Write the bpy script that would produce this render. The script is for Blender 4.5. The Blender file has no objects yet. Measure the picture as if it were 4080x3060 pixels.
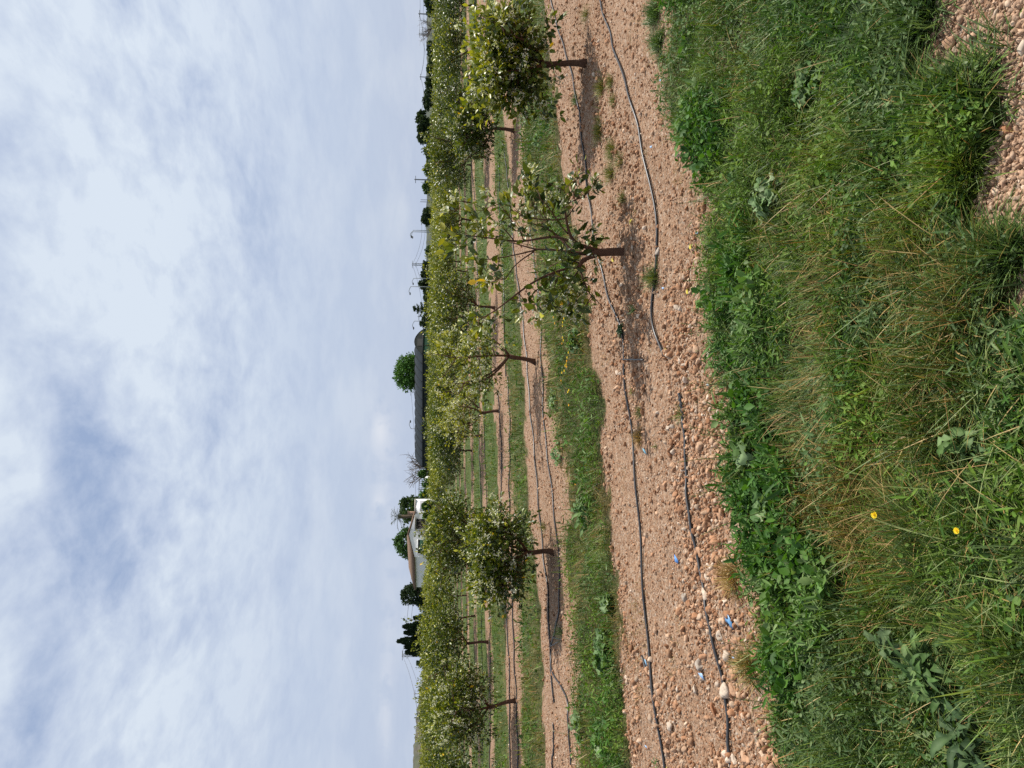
import bpy, math, random
import numpy as np
R = math.radians
rng = np.random.default_rng(7)
random.seed(7)
scene = bpy.context.scene
col = scene.collection

# ------------------------------------------------------------------ camera, world, sun, exposure
FPX, HOR, ROLL, EYE = 3040.0, 1715.0, R(0.4), 1.55
PITCH = math.atan((2040-HOR)/FPX)
_c, _s, _cp, _sp = math.cos(ROLL), math.sin(ROLL), math.cos(PITCH), math.sin(PITCH)
cam_data = bpy.data.cameras.new('camera')
cam = bpy.data.objects.new('camera', cam_data); col.objects.link(cam); scene.camera = cam
cam_data.sensor_width = 36; cam_data.lens = FPX/4080*36; cam_data.clip_start = 0.05; cam_data.clip_end = 9000
from mathutils import Matrix, Vector
cam.matrix_world = Matrix(((_s, _c, 0, 0), (-_c*_sp, _s*_sp, -_cp, 0), (-_c*_cp, _s*_cp, _sp, EYE), (0, 0, 0, 1)))

SUN_AZ, SUN_EL = math.atan2(0.9, 0.42), R(52)      # azimuth measured from +Y towards +X
sun_dir = Vector((math.sin(SUN_AZ)*math.cos(SUN_EL), math.cos(SUN_AZ)*math.cos(SUN_EL), math.sin(SUN_EL)))
sl = bpy.data.lights.new('sun', 'SUN'); sl.energy = 5.0; sl.angle = R(0.6); sl.color = (1.0, 0.95, 0.87)
so = bpy.data.objects.new('sun', sl); col.objects.link(so)
so.rotation_euler = sun_dir.to_track_quat('Z', 'Y').to_euler(); so.location = (20, 10, 40)
scene.view_settings.view_transform = 'Standard'; scene.view_settings.look = 'None'
scene.view_settings.exposure = 0.4; scene.view_settings.gamma = 1
scene.render.engine = 'CYCLES'
scene.cycles.max_bounces = 6; scene.cycles.transmission_bounces = 3; scene.cycles.diffuse_bounces = 3
scene.cycles.use_denoising = False

def world():
    w = bpy.data.worlds.new('World'); scene.world = w; w.use_nodes = True
    nt = w.node_tree; N = nt.nodes; L = nt.links; N.clear()
    out = N.new('ShaderNodeOutputWorld')
    sky = N.new('ShaderNodeTexSky'); sky.sky_type = 'NISHITA'; sky.sun_disc = False
    sky.sun_elevation = SUN_EL; sky.sun_rotation = SUN_AZ; sky.dust_density = 2.0; sky.air_density = 1.2
    bs = N.new('ShaderNodeBackground'); bs.inputs[1].default_value = 0.08; L.new(sky.outputs[0], bs.inputs[0])
    tc = N.new('ShaderNodeTexCoord'); sx = N.new('ShaderNodeSeparateXYZ'); L.new(tc.outputs['Generated'], sx.inputs[0])
    def m(op, a, b=None, c=None, clamp=False):
        n = N.new('ShaderNodeMath'); n.operation = op; n.use_clamp = clamp
        for i, v in enumerate((a, b, c)):
            if v is None: continue
            if isinstance(v, (int, float)): n.inputs[i].default_value = v
            else: L.new(v, n.inputs[i])
        return n.outputs[0]
    z = m('MAXIMUM', sx.outputs[2], 0.0)
    den = m('ADD', z, 0.12)
    px, py = m('DIVIDE', sx.outputs[0], den), m('DIVIDE', sx.outputs[1], den)
    cx = N.new('ShaderNodeCombineXYZ'); L.new(px, cx.inputs[0]); L.new(py, cx.inputs[1]); cx.inputs[2].default_value = 3.7
    def noise(scale, detail, rough, dist, off):
        mp = N.new('ShaderNodeMapping'); L.new(cx.outputs[0], mp.inputs[0]); mp.inputs['Location'].default_value = off
        mp.inputs['Rotation'].default_value = (0, 0, 0.2); mp.inputs['Scale'].default_value = (1.15, 0.75, 1)
        n = N.new('ShaderNodeTexNoise'); L.new(mp.outputs[0], n.inputs[0]); n.inputs['Scale'].default_value = scale
        n.inputs['Detail'].default_value = detail; n.inputs['Roughness'].default_value = rough; n.inputs['Distortion'].default_value = dist
        return n.outputs[0]
    big = noise(1.3, 4, 0.5, 0.5, (2.3, 1.1, 0)); fine = noise(5.2, 9, 0.58, 0.3, (0.4, 5.2, 2)); puff = noise(13, 6, 0.6, 0.2, (7.4, 1.2, 2))
    a = m('MULTIPLY_ADD', big, 0.9, -0.32)
    a = m('MULTIPLY_ADD', fine, 1.15, a)
    a = m('MULTIPLY_ADD', puff, 0.50, a)
    a = m('SUBTRACT', a, 0.27)
    # gaps of clearer sky in the cloud sheet, and one denser bank towards the right
    for (gx, gy, gr, ga) in ((-.05, 1.80, .20, .34), (-.25, 1.78, .19, .36), (-.40, 1.92, .17, .30), (.14, 1.53, .14, .26), (.67, 3.0, .34, .26), (-.58, 1.62, .16, .28), (-.74, 1.53, .12, .3), (-.1, 2.5, .3, .20), (.5, 1.9, .5, -.16), (-.5, 2.6, .5, -.05)):
        dx, dy = m('SUBTRACT', px, gx), m('SUBTRACT', py, gy)
        d = m('ADD', m('MULTIPLY', dx, dx), m('MULTIPLY', dy, dy))
        g = m('MULTIPLY', m('POWER', 2.718, m('MULTIPLY', d, -1.0/(gr*gr*0.7))), ga)
        a = m('SUBTRACT', a, g)
    cr = N.new('ShaderNodeValToRGB'); L.new(a, cr.inputs[0])
    e = cr.color_ramp.elements; e[0].position = 0.16; e[0].color = (0.33, 0.43, 0.64, 1); e[1].position = 0.84; e[1].color = (0.74, 0.82, 0.92, 1)
    q = e.new(0.48); q.color = (0.535, 0.62, 0.785, 1)
    # the sheet thins to an even pale layer towards the horizon
    hz = N.new('ShaderNodeMapRange'); hz.interpolation_type = 'SMOOTHSTEP'; L.new(z, hz.inputs[0]); hz.inputs[1].default_value = 0.08; hz.inputs[2].default_value = 0.33
    hz.inputs[3].default_value = 1; hz.inputs[4].default_value = 0
    mixh = N.new('ShaderNodeMix'); mixh.data_type = 'RGBA'; L.new(m('MULTIPLY', hz.outputs[0], 0.93), mixh.inputs[0]); L.new(cr.outputs[0], mixh.inputs[6])
    # low far cumulus heads just above the horizon
    mp2 = N.new('ShaderNodeMapping'); L.new(tc.outputs['Generated'], mp2.inputs[0]); mp2.inputs['Scale'].default_value = (5, 5, 15)
    lo = N.new('ShaderNodeTexNoise'); L.new(mp2.outputs[0], lo.inputs[0]); lo.inputs['Scale'].default_value = 1.5; lo.inputs['Detail'].default_value = 7
    lo.inputs['Roughness'].default_value = .55
    lr = N.new('ShaderNodeValToRGB'); L.new(lo.outputs[0], lr.inputs[0])
    lr.color_ramp.elements[0].position = 0.46; lr.color_ramp.elements[0].color = (0.515, 0.60, 0.77, 1)
    lr.color_ramp.elements[1].position = 0.66; lr.color_ramp.elements[1].color = (0.60, 0.675, 0.815, 1)
    low = lr.outputs[0]
    yy = m('MAXIMUM', sx.outputs[1], 0.01); uu, ww = m('DIVIDE', sx.outputs[0], yy), m('DIVIDE', sx.outputs[2], yy)
    n3 = N.new('ShaderNodeTexNoise'); L.new(tc.outputs['Generated'], n3.inputs[0]); n3.inputs['Scale'].default_value = 42; n3.inputs['Detail'].default_value = 6
    for (u0, w0, su, sw, k) in ((-.062, .064, .022, .010, .75), (-.158, .066, .018, .007, .6), (-.10, .058, .10, .020, .30), (-.42, .055, .06, .008, .4), (-.30, .05, .10, .014, .25)):
        du, dw = m('DIVIDE', m('SUBTRACT', uu, u0), su), m('DIVIDE', m('SUBTRACT', ww, w0), sw)
        b_ = m('MULTIPLY', m('POWER', 2.718, m('MULTIPLY', m('ADD', m('MULTIPLY', du, du), m('MULTIPLY', dw, dw)), -1.0)), m('MULTIPLY_ADD', n3.outputs[0], 5.5, -1.9, clamp=True))
        bm_ = N.new('ShaderNodeMix'); bm_.data_type = 'RGBA'; L.new(m('MULTIPLY', b_, k), bm_.inputs[0]); L.new(low, bm_.inputs[6]); bm_.inputs[7].default_value = (.80, .83, .91, 1); low = bm_.outputs[2]
    L.new(low, mixh.inputs[7])
    bc = N.new('ShaderNodeBackground'); L.new(mixh.outputs[2], bc.inputs[0]); bc.inputs[1].default_value = 0.76
    mx = N.new('ShaderNodeMixShader'); mx.inputs[0].default_value = 0.92
    L.new(bs.outputs[0], mx.inputs[1]); L.new(bc.outputs[0], mx.inputs[2]); L.new(mx.outputs[0], out.inputs[0])
world()

# ------------------------------------------------------------------ projection helpers (photo pixel -> place on the ground)
def ray(v, y):
    xu = 1530-y; yu = 2040-v
    x = xu*_c-yu*_s; z = yu*_c+xu*_s
    return x, FPX*_cp+z*_sp, -FPX*_sp+z*_cp
def gp(v, y):                       # scalar or arrays
    dx, dy, dz = ray(v, y); t = -EYE/dz
    return dx*t, dy*t
def atd(v, y, D):                   # point on the pixel's ray at forward distance D
    dx, dy, dz = ray(v, y); t = D/dy
    return np.array([dx*t, D, EYE+dz*t])
def top_z(v, y, D): return float(atd(v, y, D)[2])
def px_of(x, y, z=0.0):
    z = z-EYE
    Y = y*_cp-z*_sp; Z = y*_sp+z*_cp; X = x
    X = X/Y*FPX; Z = Z/Y*FPX
    xu = X*_c+Z*_s; yu = Z*_c-X*_s
    return 2040-yu, 1530-xu          # v, y
def hgt(x, y):                       # gentle relief shared by everything that stands on the ground
    x = np.asarray(x, float); y = np.asarray(y, float)
    near = 1/(1+((x*x+y*y)/900.0))
    return near*(0.018*np.sin(1.3*x+0.7*y+1)+0.014*np.sin(2.9*x-2.1*y)+0.008*np.sin(6.3*x+5.1*y+2)+0.006*np.sin(11*x-9.3*y+.5)) - 0.0
# row frame: t along the planted rows, s across them
DX, DY = 0.843, 0.537
def ts(x, y): return x*DX+y*DY, -x*DY+y*DX
def xy(t, s): return t*DX-s*DY, t*DY+s*DX
def vnoise(x, y, sc, seed=0):        # smooth value noise in 0..1
    r = np.random.default_rng(seed+11); T = r.random((64, 64))
    X = np.asarray(x)/sc+1000.3; Y = np.asarray(y)/sc+1000.7
    i = np.floor(X).astype(int); j = np.floor(Y).astype(int); fx = X-i; fy = Y-j
    fx = fx*fx*(3-2*fx); fy = fy*fy*(3-2*fy)
    g = lambda a, b: T[a % 64, b % 64]
    return (g(i, j)*(1-fx)+g(i+1, j)*fx)*(1-fy)+(g(i, j+1)*(1-fx)+g(i+1, j+1)*fx)*fy
def fbm(x, y, sc, seed=0): return 0.55*vnoise(x, y, sc, seed)+0.3*vnoise(x, y, sc/2.2, seed+1)+0.15*vnoise(x, y, sc/4.7, seed+2)

def edge(pts):
    P = [gp(*p) for p in pts]; T = [ts(*p) for p in P]; T.sort()
    return np.array([a[0] for a in T]), np.array([a[1] for a in T])
E_s0near = edge([(3698,0),(3643,211),(3700,295),(3892,359),(3934,464),(3942,675),(4001,784),(4080,974)])
E_g1near = edge([(2693,75),(2671,373),(2723,547),(2748,622),(2833,820),(2798,949),(2823,1198),(2867,1422),(2897,1571),(2927,1798),(2937,1972),(2987,2146),(3007,2310),(3096,2484),(3136,2658),(3166,2732),(3146,2881),(3176,3050)])
E_g1far = edge([(2196,253),(2225,497),(2250,723),(2286,840),(2345,1247),(2350,1428),(2381,1545),(2422,1952),(2449,2133),(2462,2299),(2481,2543),(2496,2836),(2510,3060)])
E_s2far = edge([(2083,452),(2097,723),(2173,1270),(2178,1405),(2196,1613),(2223,1726),(2259,1884),(2268,2042),(2268,2223),(2276,2323),(2291,2494),(2310,2738),(2320,3031)])
E_g2far = edge([(2020,588),(2065,1225),(2092,1636),(2101,1771),(2128,2178),(2145,2299),(2154,2494),(2164,2738),(2184,3031)])
E_g3near = edge([(2029,1590),(2042,1907),(2060,2065),(2071,2372),(2081,2592),(2086,2836),(2091,3031)])
E_g3far = edge([(1970,1590),(1984,1907),(1990,2065),(2008,2445),(2022,2787),(2030,3031)])
def veg(x, y):                       # 1 = overgrown, 0 = bare gravelly soil
    t, s = ts(x, y)
    w = (vnoise(x, y, 0.13, 3)-0.5)*0.26+(vnoise(x, y, 0.55, 5)-0.5)*0.34
    s = s+w*np.clip(0.6+s/12, 0.6, 1.6)
    f = lambda E: np.interp(t, *E)
    g = np.ones_like(s)
    g = np.where(s < f(E_s0near), 0, g)
    g = np.where((s > f(E_g1near)) & (s < f(E_g1far)), 0, g)
    g = np.where((s > f(E_s2far)) & (s < f(E_g2far)), 0, g)
    g = np.where((s > f(E_g3near)) & (s < f(E_g3far)), 0, g)
    k = np.floor((s-17.6)/5.35); ph = (s-17.6)-k*5.35
    g = np.where((s > 17.6) & (ph > 1.7) & (ph < 1.7+1.9*np.clip(1.15-s/90, .5, 1)), 0, g)
    g = np.where(y > 84, 1, g)
    return g

# ------------------------------------------------------------------ tagging and mesh building
def tag(o, label=None, cat=None, group=None, kind=None):
    if label: o['label'] = label
    if cat: o['category'] = cat
    if group: o['group'] = group
    if kind: o['kind'] = kind
    return o
def empty(name, loc, label, cat, group=None, rz=0):
    o = bpy.data.objects.new(name, None); col.objects.link(o); o.location = tuple(float(a) for a in loc); o.rotation_euler = (0, 0, rz); o.empty_display_size = .1
    return tag(o, label, cat, group)
def dup(root, loc, rz, sc, label, group):
    r = root.copy(); col.objects.link(r); r.location = tuple(float(a) for a in loc); r.rotation_euler = (0, 0, rz); r.scale = sc
    r['label'] = label
    if group: r['group'] = group
    for ch in root.children:
        c = ch.copy(); col.objects.link(c); c.parent = r
    return r

ALB = {'grass_blade': (.90, .78, .52), 'weed_leaf': (.86, .80, .58), 'stone': (.74, .67, .59), 'citrus_leaf': (1.0, .95, .5), 'whitewash': .95, 'petal': .9}
ALB = {k: np.asarray(v, np.float32) for k, v in ALB.items()}
class Soup:
    def __init__(s): s.V = []; s.T = []; s.C = []; s.n = 0
    def add(s, V, T, C):
        V = np.asarray(V, np.float32).reshape(-1, 3); T = np.asarray(T, np.int64).reshape(-1, 3)
        C = np.asarray(C, np.float32)
        if C.ndim == 1: C = np.broadcast_to(C, (len(V), 3))
        s.V.append(V); s.T.append(T+s.n); s.C.append(C.reshape(-1, 3)); s.n += len(V)
    def inst(s, tv, tt, P, M, C):    # template verts, tris; positions (n,3); matrices (n,3,3); colours (n,3)
        n = len(P)
        if not n: return
        V = np.einsum('nij,kj->nki', M, tv)+P[:, None, :]
        T = tt[None]+(np.arange(n)*len(tv))[:, None, None]
        C = np.asarray(C)
        if C.ndim == 2: C = np.repeat(C[:, None, :], len(tv), 1)
        s.add(V.reshape(-1, 3), T.reshape(-1, 3), C.reshape(-1, 3))
    def build(s, name, mat, parent=None, smooth=False, origin=None):
        V = np.concatenate(s.V); T = np.concatenate(s.T); C = np.concatenate(s.C)*ALB.get(mat.name, .80)
        if origin is not None: V = V-np.asarray(origin, np.float32)
        me = bpy.data.meshes.new(name)
        me.vertices.add(len(V)); me.vertices.foreach_set('co', V.astype(np.float32).ravel())
        me.loops.add(len(T)*3); me.loops.foreach_set('vertex_index', T.astype(np.int32).ravel())
        me.polygons.add(len(T)); me.polygons.foreach_set('loop_start', np.arange(0, len(T)*3, 3, dtype=np.int32))
        if smooth: me.polygons.foreach_set('use_smooth', np.ones(len(T), bool))
        a = me.attributes.new('col', 'FLOAT_COLOR', 'POINT')
        a.data.foreach_set('color', np.concatenate([C, np.ones((len(C), 1), np.float32)], 1).astype(np.float32).ravel())
        me.update(calc_edges=True); me.validate()
        me.materials.append(mat)
        o = bpy.data.objects.new(name, me); col.objects.link(o)
        if parent is not None: o.parent = parent
        elif origin is not None: o.location = tuple(float(a) for a in origin)
        return o
    def tube(s, P, rad, c, n=7, cap=True):
        P = np.asarray(P, float); k = len(P); rad = np.broadcast_to(np.asarray(rad, float), (k,))
        tg = np.gradient(P, axis=0); tg /= np.linalg.norm(tg, axis=1)[:, None]+1e-9
        ref = np.array([0.31, 0.17, 0.93]) if abs(tg[0, 2]) < .9 else np.array([1., .1, 0])
        u = np.cross(tg, ref); u /= np.linalg.norm(u, axis=1)[:, None]+1e-9
        w = np.cross(tg, u)
        a = np.linspace(0, 2*math.pi, n, endpoint=False)
        V = P[:, None]+rad[:, None, None]*(u[:, None]*np.cos(a)[None, :, None]+w[:, None]*np.sin(a)[None, :, None])
        V = V.reshape(-1, 3); T = []
        for i in range(k-1):
            for j in range(n):
                a0 = i*n+j; a1 = i*n+(j+1) % n
                T += [(a0, a1, a1+n), (a0, a1+n, a0+n)]
        if cap:
            V = np.vstack([V, P[:1], P[-1:]])
            for j in range(n): T += [(k*n, (j+1) % n, j), (k*n+1, (k-1)*n+j, (k-1)*n+(j+1) % n)]
        s.add(V, T, c)
    def box(s, c0, c1, colr, M=None, o=(0, 0, 0)):
        x0, y0, z0 = c0; x1, y1, z1 = c1
        V = np.array([(x, y, z) for z in (z0, z1) for y in (y0, y1) for x in (x0, x1)], float)
        if M is not None: V = V@np.asarray(M).T
        V = V+np.asarray(o)
        Q = [(0, 2, 3, 1), (4, 5, 7, 6), (0, 1, 5, 4), (2, 6, 7, 3), (0, 4, 6, 2), (1, 3, 7, 5)]
        T = []
        for a, b, c, d in Q: T += [(a, b, c), (a, c, d)]
        s.add(V, T, colr)
    def poly(s, pts, colr):          # flat fan, double use as panel face
        s.add(pts, [(0, i, i+1) for i in range(1, len(pts)-1)], colr)
def smooth_line(P, n=60):
    P = np.asarray(P, float); d = np.r_[0, np.cumsum(np.linalg.norm(np.diff(P, axis=0), axis=1))]
    q = np.linspace(0, d[-1], n); out = np.stack([np.interp(q, d, P[:, i]) for i in range(P.shape[1])], 1)
    k = max(1, n//(len(P)*2))
    for _ in range(2):
        pad = np.pad(out, ((k, k), (0, 0)), 'edge'); sm = np.stack([np.convolve(pad[:, i], np.ones(2*k+1)/(2*k+1), 'valid') for i in range(out.shape[1])], 1)
        sm[0], sm[-1] = out[0], out[-1]; out = sm
    return out

# ------------------------------------------------------------------ materials
def mat(name, rough=.8, transl=0.0, spec=.3, nscale=0, namp=.0, bscale=0, bstr=0, base=None, bdist=0.01, metal=0):
    m = bpy.data.materials.new(name); m.use_nodes = True; nt = m.node_tree; N = nt.nodes; L = nt.links; N.clear()
    out = N.new('ShaderNodeOutputMaterial'); p = N.new('ShaderNodeBsdfPrincipled')
    p.inputs['Roughness'].default_value = rough; p.inputs['Specular IOR Level'].default_value = spec; p.inputs['Metallic'].default_value = metal
    if base is None:
        at = N.new('ShaderNodeAttribute'); at.attribute_name = 'col'; c = at.outputs['Color']
    else:
        rg = N.new('ShaderNodeRGB'); rg.outputs[0].default_value = (*base, 1); c = rg.outputs[0]
    if namp:
        tc = N.new('ShaderNodeTexCoord'); n = N.new('ShaderNodeTexNoise'); L.new(tc.outputs['Object'], n.inputs[0]); n.inputs['Scale'].default_value = nscale; n.inputs['Detail'].default_value = 5
        mr = N.new('ShaderNodeMapRange'); L.new(n.outputs[0], mr.inputs[0]); mr.inputs[1].default_value = .25; mr.inputs[2].default_value = .75
        mr.inputs[3].default_value = 1-namp; mr.inputs[4].default_value = 1+namp
        vm = N.new('ShaderNodeVectorMath'); vm.operation = 'SCALE'; L.new(c, vm.inputs[0]); L.new(mr.outputs[0], vm.inputs['Scale']); c = vm.outputs[0]
    L.new(c, p.inputs['Base Color'])
    if bstr:
        tc = N.new('ShaderNodeTexCoord'); n = N.new('ShaderNodeTexNoise'); L.new(tc.outputs['Object'], n.inputs[0]); n.inputs['Scale'].default_value = bscale; n.inputs['Detail'].default_value = 6
        b = N.new('ShaderNodeBump'); b.inputs['Strength'].default_value = bstr; b.inputs['Distance'].default_value = bdist; L.new(n.outputs[0], b.inputs['Height']); L.new(b.outputs[0], p.inputs['Normal'])
    if transl:
        t = N.new('ShaderNodeBsdfTranslucent'); g = N.new('ShaderNodeVectorMath'); g.operation = 'MULTIPLY'; L.new(c, g.inputs[0]); g.inputs[1].default_value = (1.5, 1.6, .6)
        L.new(g.outputs[0], t.inputs[0]); mx = N.new('ShaderNodeMixShader'); mx.inputs[0].default_value = transl
        L.new(p.outputs[0], mx.inputs[1]); L.new(t.outputs[0], mx.inputs[2]); L.new(mx.outputs[0], out.inputs[0])
    else: L.new(p.outputs[0], out.inputs[0])
    return m
M_leaf = mat('citrus_leaf', .40, .20, .4)
M_grass = mat('grass_blade', .55, .16, .3)
M_weed = mat('weed_leaf', .62, .22, .22, nscale=40, namp=.15)
M_bark = mat('bark', .9, 0, .15, nscale=30, namp=.3, bscale=60, bstr=.6)
M_stone = mat('stone', .93, 0, .15, nscale=55, namp=.22, bscale=90, bstr=.5, bdist=.006)
M_petal = mat('petal', .6, .2, .2)
M_hose = mat('hose_plastic', .38, 0, .5, nscale=25, namp=.35, base=(.022, .023, .026))
M_plain = mat('painted', .8, 0, .2)
M_wall = mat('whitewash', .85, 0, .2, nscale=1.2, namp=.06)
M_far = mat('far_foliage', .75, .15, .15)
M_blue = mat('blue_plastic', .45, 0, .4)
M_metal = mat('galvanised_steel', .6, 0, .3, base=(.16, .17, .18))
M_net = mat('shade_net', .75, 0, .15, nscale=1.5, namp=.2)

def ground_mat():
    m = bpy.data.materials.new('orchard_soil'); m.use_nodes = True; nt = m.node_tree; N = nt.nodes; L = nt.links
    p = N['Principled BSDF']; p.inputs['Roughness'].default_value = .95; p.inputs['Specular IOR Level'].default_value = .1
    tc = N.new('ShaderNodeTexCoord').outputs['Object']
    def noise(sc, det=5, ro=.55):
        n = N.new('ShaderNodeTexNoise'); L.new(tc, n.inputs[0]); n.inputs['Scale'].default_value = sc; n.inputs['Detail'].default_value = det; n.inputs['Roughness'].default_value = ro; return n.outputs[0]
    def ramp(i, *st):
        r = N.new('ShaderNodeValToRGB'); L.new(i, r.inputs[0]); e = r.color_ramp.elements
        e[0].position, e[0].color = st[0][0], (*st[0][1], 1); e[1].position, e[1].color = st[-1][0], (*st[-1][1], 1)
        for q in st[1:-1]: k = e.new(q[0]); k.color = (*q[1], 1)
        return r.outputs[0]
    def mix(f, a, b, ty='MIX'):
        n = N.new('ShaderNodeMix'); n.data_type = 'RGBA'; n.blend_type = ty
        for s, v in ((0, f), (6, a), (7, b)):
            if isinstance(v, (int, float)): n.inputs[s].default_value = v
            elif isinstance(v, tuple): n.inputs[s].default_value = (*v, 1)
            else: L.new(v, n.inputs[s])
        return n.outputs[2]
    vo = N.new('ShaderNodeTexVoronoi'); L.new(tc, vo.inputs[0]); vo.inputs['Scale'].default_value = 48; vo.inputs['Randomness'].default_value = 1
    sx = N.new('ShaderNodeSeparateColor'); L.new(vo.outputs['Color'], sx.inputs[0])
    peb = ramp(sx.outputs[0], (0, (.17, .092, .052)), (.35, (.27, .165, .10)), (.75, (.34, .235, .155)), (1, (.43, .345, .265)))
    soil = ramp(noise(9), (.3, (.135, .072, .043)), (.7, (.27, .165, .108)))
    g = mix(.62, soil, peb)
    dry = ramp(noise(1.1, 4), (.35, (.045, .055, .02)), (.55, (.075, .08, .03)), (.7, (.16, .13, .06)))
    grn = ramp(noise(3.5, 6), (.3, (.035, .075, .018)), (.6, (.07, .115, .028)), (.8, (.14, .14, .045)))
    under = mix(.5, dry, grn)
    at = N.new('ShaderNodeAttribute'); at.attribute_name = 'veg'
    cd = N.new('ShaderNodeAttribute'); cd.attribute_name = 'near'      # close by, the soil under the plants shows brown
    vegc = mix(cd.outputs['Fac'], under, mix(.45, dry, (.10, .065, .035)))
    L.new(mix(at.outputs['Fac'], g, vegc), p.inputs['Base Color'])
    b1 = N.new('ShaderNodeBump'); b1.inputs['Strength'].default_value = .9; b1.inputs['Distance'].default_value = .012
    iv = N.new('ShaderNodeMath'); iv.operation = 'SUBTRACT'; iv.inputs[0].default_value = 1; L.new(vo.outputs['Distance'], iv.inputs[1]); L.new(iv.outputs[0], b1.inputs['Height'])
    b2 = N.new('ShaderNodeBump'); b2.inputs['Strength'].default_value = .8; b2.inputs['Distance'].default_value = .03; L.new(noise(14, 8, .65), b2.inputs['Height']); L.new(b1.outputs[0], b2.inputs['Normal'])
    L.new(b2.outputs[0], p.inputs['Normal'])
    return m

def build_ground():
    nu, nv = 420, 560
    u = np.linspace(-1, 1, nu); X = np.sinh(u*9.2)/np.sinh(9.2)*3000
    # finer near the camera
    w = np.linspace(0, 1, nv); Y = 1.0+(np.exp(w*7.2)-1)/(np.exp(7.2)-1)*4000
    X = np.sort(np.r_[X[np.abs(X) > 5], np.arange(-5, 5, .045)])
    Y = np.sort(np.r_[[-60, -20, -8, -3, -1, 0], np.arange(.6, 11, .05), Y[Y > 11]])
    gx, gy = np.meshgrid(X, Y, indexing='ij'); n1, n2 = gx.shape
    V = np.stack([gx, gy, hgt(gx, gy)], -1).reshape(-1, 3)
    i = np.arange(n1-1)[:, None]*n2+np.arange(n2-1)[None]
    i = i.ravel(); T = np.concatenate([np.stack([i, i+n2, i+n2+1], 1), np.stack([i, i+n2+1, i+1], 1)])
    S = Soup(); S.add(V, T, (0, 0, 0)); o = S.build('ground', ground_mat(), smooth=True)
    a = o.data.attributes.new('veg', 'FLOAT', 'POINT'); a.data.foreach_set('value', veg(V[:, 0], V[:, 1]).astype(np.float32))
    a = o.data.attributes.new('near', 'FLOAT', 'POINT'); a.data.foreach_set('value', np.clip(1.5-V[:, 1]/12, 0, 1).astype(np.float32))
    tag(o, kind='structure', label='flat orchard ground of pinkish gravel beds between grassy strips')
build_ground()

# ------------------------------------------------------------------ screen-even sampling of the ground
def scatter(n, v0, v1, y0=-420, y1=3480, want=1, seed=1, cond=None, soft=0):
    r = np.random.default_rng(seed)
    v = r.uniform(v0, v1, n); y = r.uniform(y0, y1, n)
    x, yy = gp(v, y); k = veg(x, yy) == want
    if cond is not None: k &= cond(x, yy)
    x, yy = x[k], yy[k]
    return np.stack([x, yy, hgt(x, yy)], 1)
def rotz(a):
    c, s, z, o = np.cos(a), np.sin(a), np.zeros_like(a), np.ones_like(a)
    return np.stack([np.stack([c, -s, z], -1), np.stack([s, c, z], -1), np.stack([z, z, o], -1)], -2)
def rand_rot(n, r):
    q = r.normal(size=(n, 4)); q /= np.linalg.norm(q, axis=1)[:, None]; w, x, y, z = q.T
    return np.stack([np.stack([1-2*(y*y+z*z), 2*(x*y-z*w), 2*(x*z+y*w)], -1), np.stack([2*(x*y+z*w), 1-2*(x*x+z*z), 2*(y*z-x*w)], -1), np.stack([2*(x*z-y*w), 2*(y*z+x*w), 1-2*(x*x+y*y)], -1)], -2)
def ico(sub):
    import bmesh
    bm = bmesh.new(); bmesh.ops.create_icosphere(bm, subdivisions=sub, radius=1); bm.verts.ensure_lookup_table()
    V = np.array([v.co[:] for v in bm.verts]); T = np.array([[v.index for v in f.verts] for f in bm.faces]); bm.free(); return V, T
I1, I2, I3 = ico(1), ico(2), ico(3)
def rock(V, seed, amp=.28):
    r = np.random.default_rng(seed); out = V.copy()
    for _ in range(11):                # knock flats off the ball
        d = r.normal(size=3); d /= np.linalg.norm(d); h = r.uniform(.42, .85); k = out@d > h
        out[k] -= np.outer((out[k]@d-h), d)
    for _ in range(5):
        d = r.normal(size=3)*2.2; out += V*(amp/4*np.sin(V@d+r.uniform(0, 6)))[:, None]
    return out
def blades(S, P, L, W, lean, az, c0, c1, r, curl=.6, kink=None):
    n = len(P); hd = np.stack([np.cos(az), np.sin(az), 0*az], 1); sd = np.stack([-np.sin(az), np.cos(az), 0*az], 1)
    f = np.array([0, .35, .7, 1.0]); ang = lean[:, None]+curl*lean[:, None]*f[None]*1.1; ang = np.minimum(ang, 1.75)
    dz = np.cos(ang); dh = np.sin(ang); step = np.diff(f, prepend=0)
    cz = np.cumsum(dz*step, 1); chh = np.cumsum(dh*step, 1)
    ctr = P[:, None]+L[:, None, None]*(hd[:, None]*chh[..., None]+np.array([0, 0, 1.])*cz[..., None])
    wv = W[:, None]*np.array([.8, 1, .7])[None]*.5
    tw = sd[:, None]*wv[..., None]
    V = np.concatenate([np.stack([ctr[:, :3]-tw, ctr[:, :3]+tw], 2).reshape(n, 6, 3), ctr[:, 3:]], 1)
    T = np.array([(0, 1, 3), (0, 3, 2), (2, 3, 5), (2, 5, 4), (4, 5, 6)])
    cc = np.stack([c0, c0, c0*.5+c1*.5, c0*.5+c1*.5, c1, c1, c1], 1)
    S.add(V.reshape(-1, 3), (T[None]+(np.arange(n)*7)[:, None, None]).reshape(-1, 3), cc.reshape(-1, 3))
def pick(r, n, cols, wts=None):
    c = np.array(cols); i = r.choice(len(c), n, p=wts); return c[i]*r.uniform(.75, 1.25, (n, 1))

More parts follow.
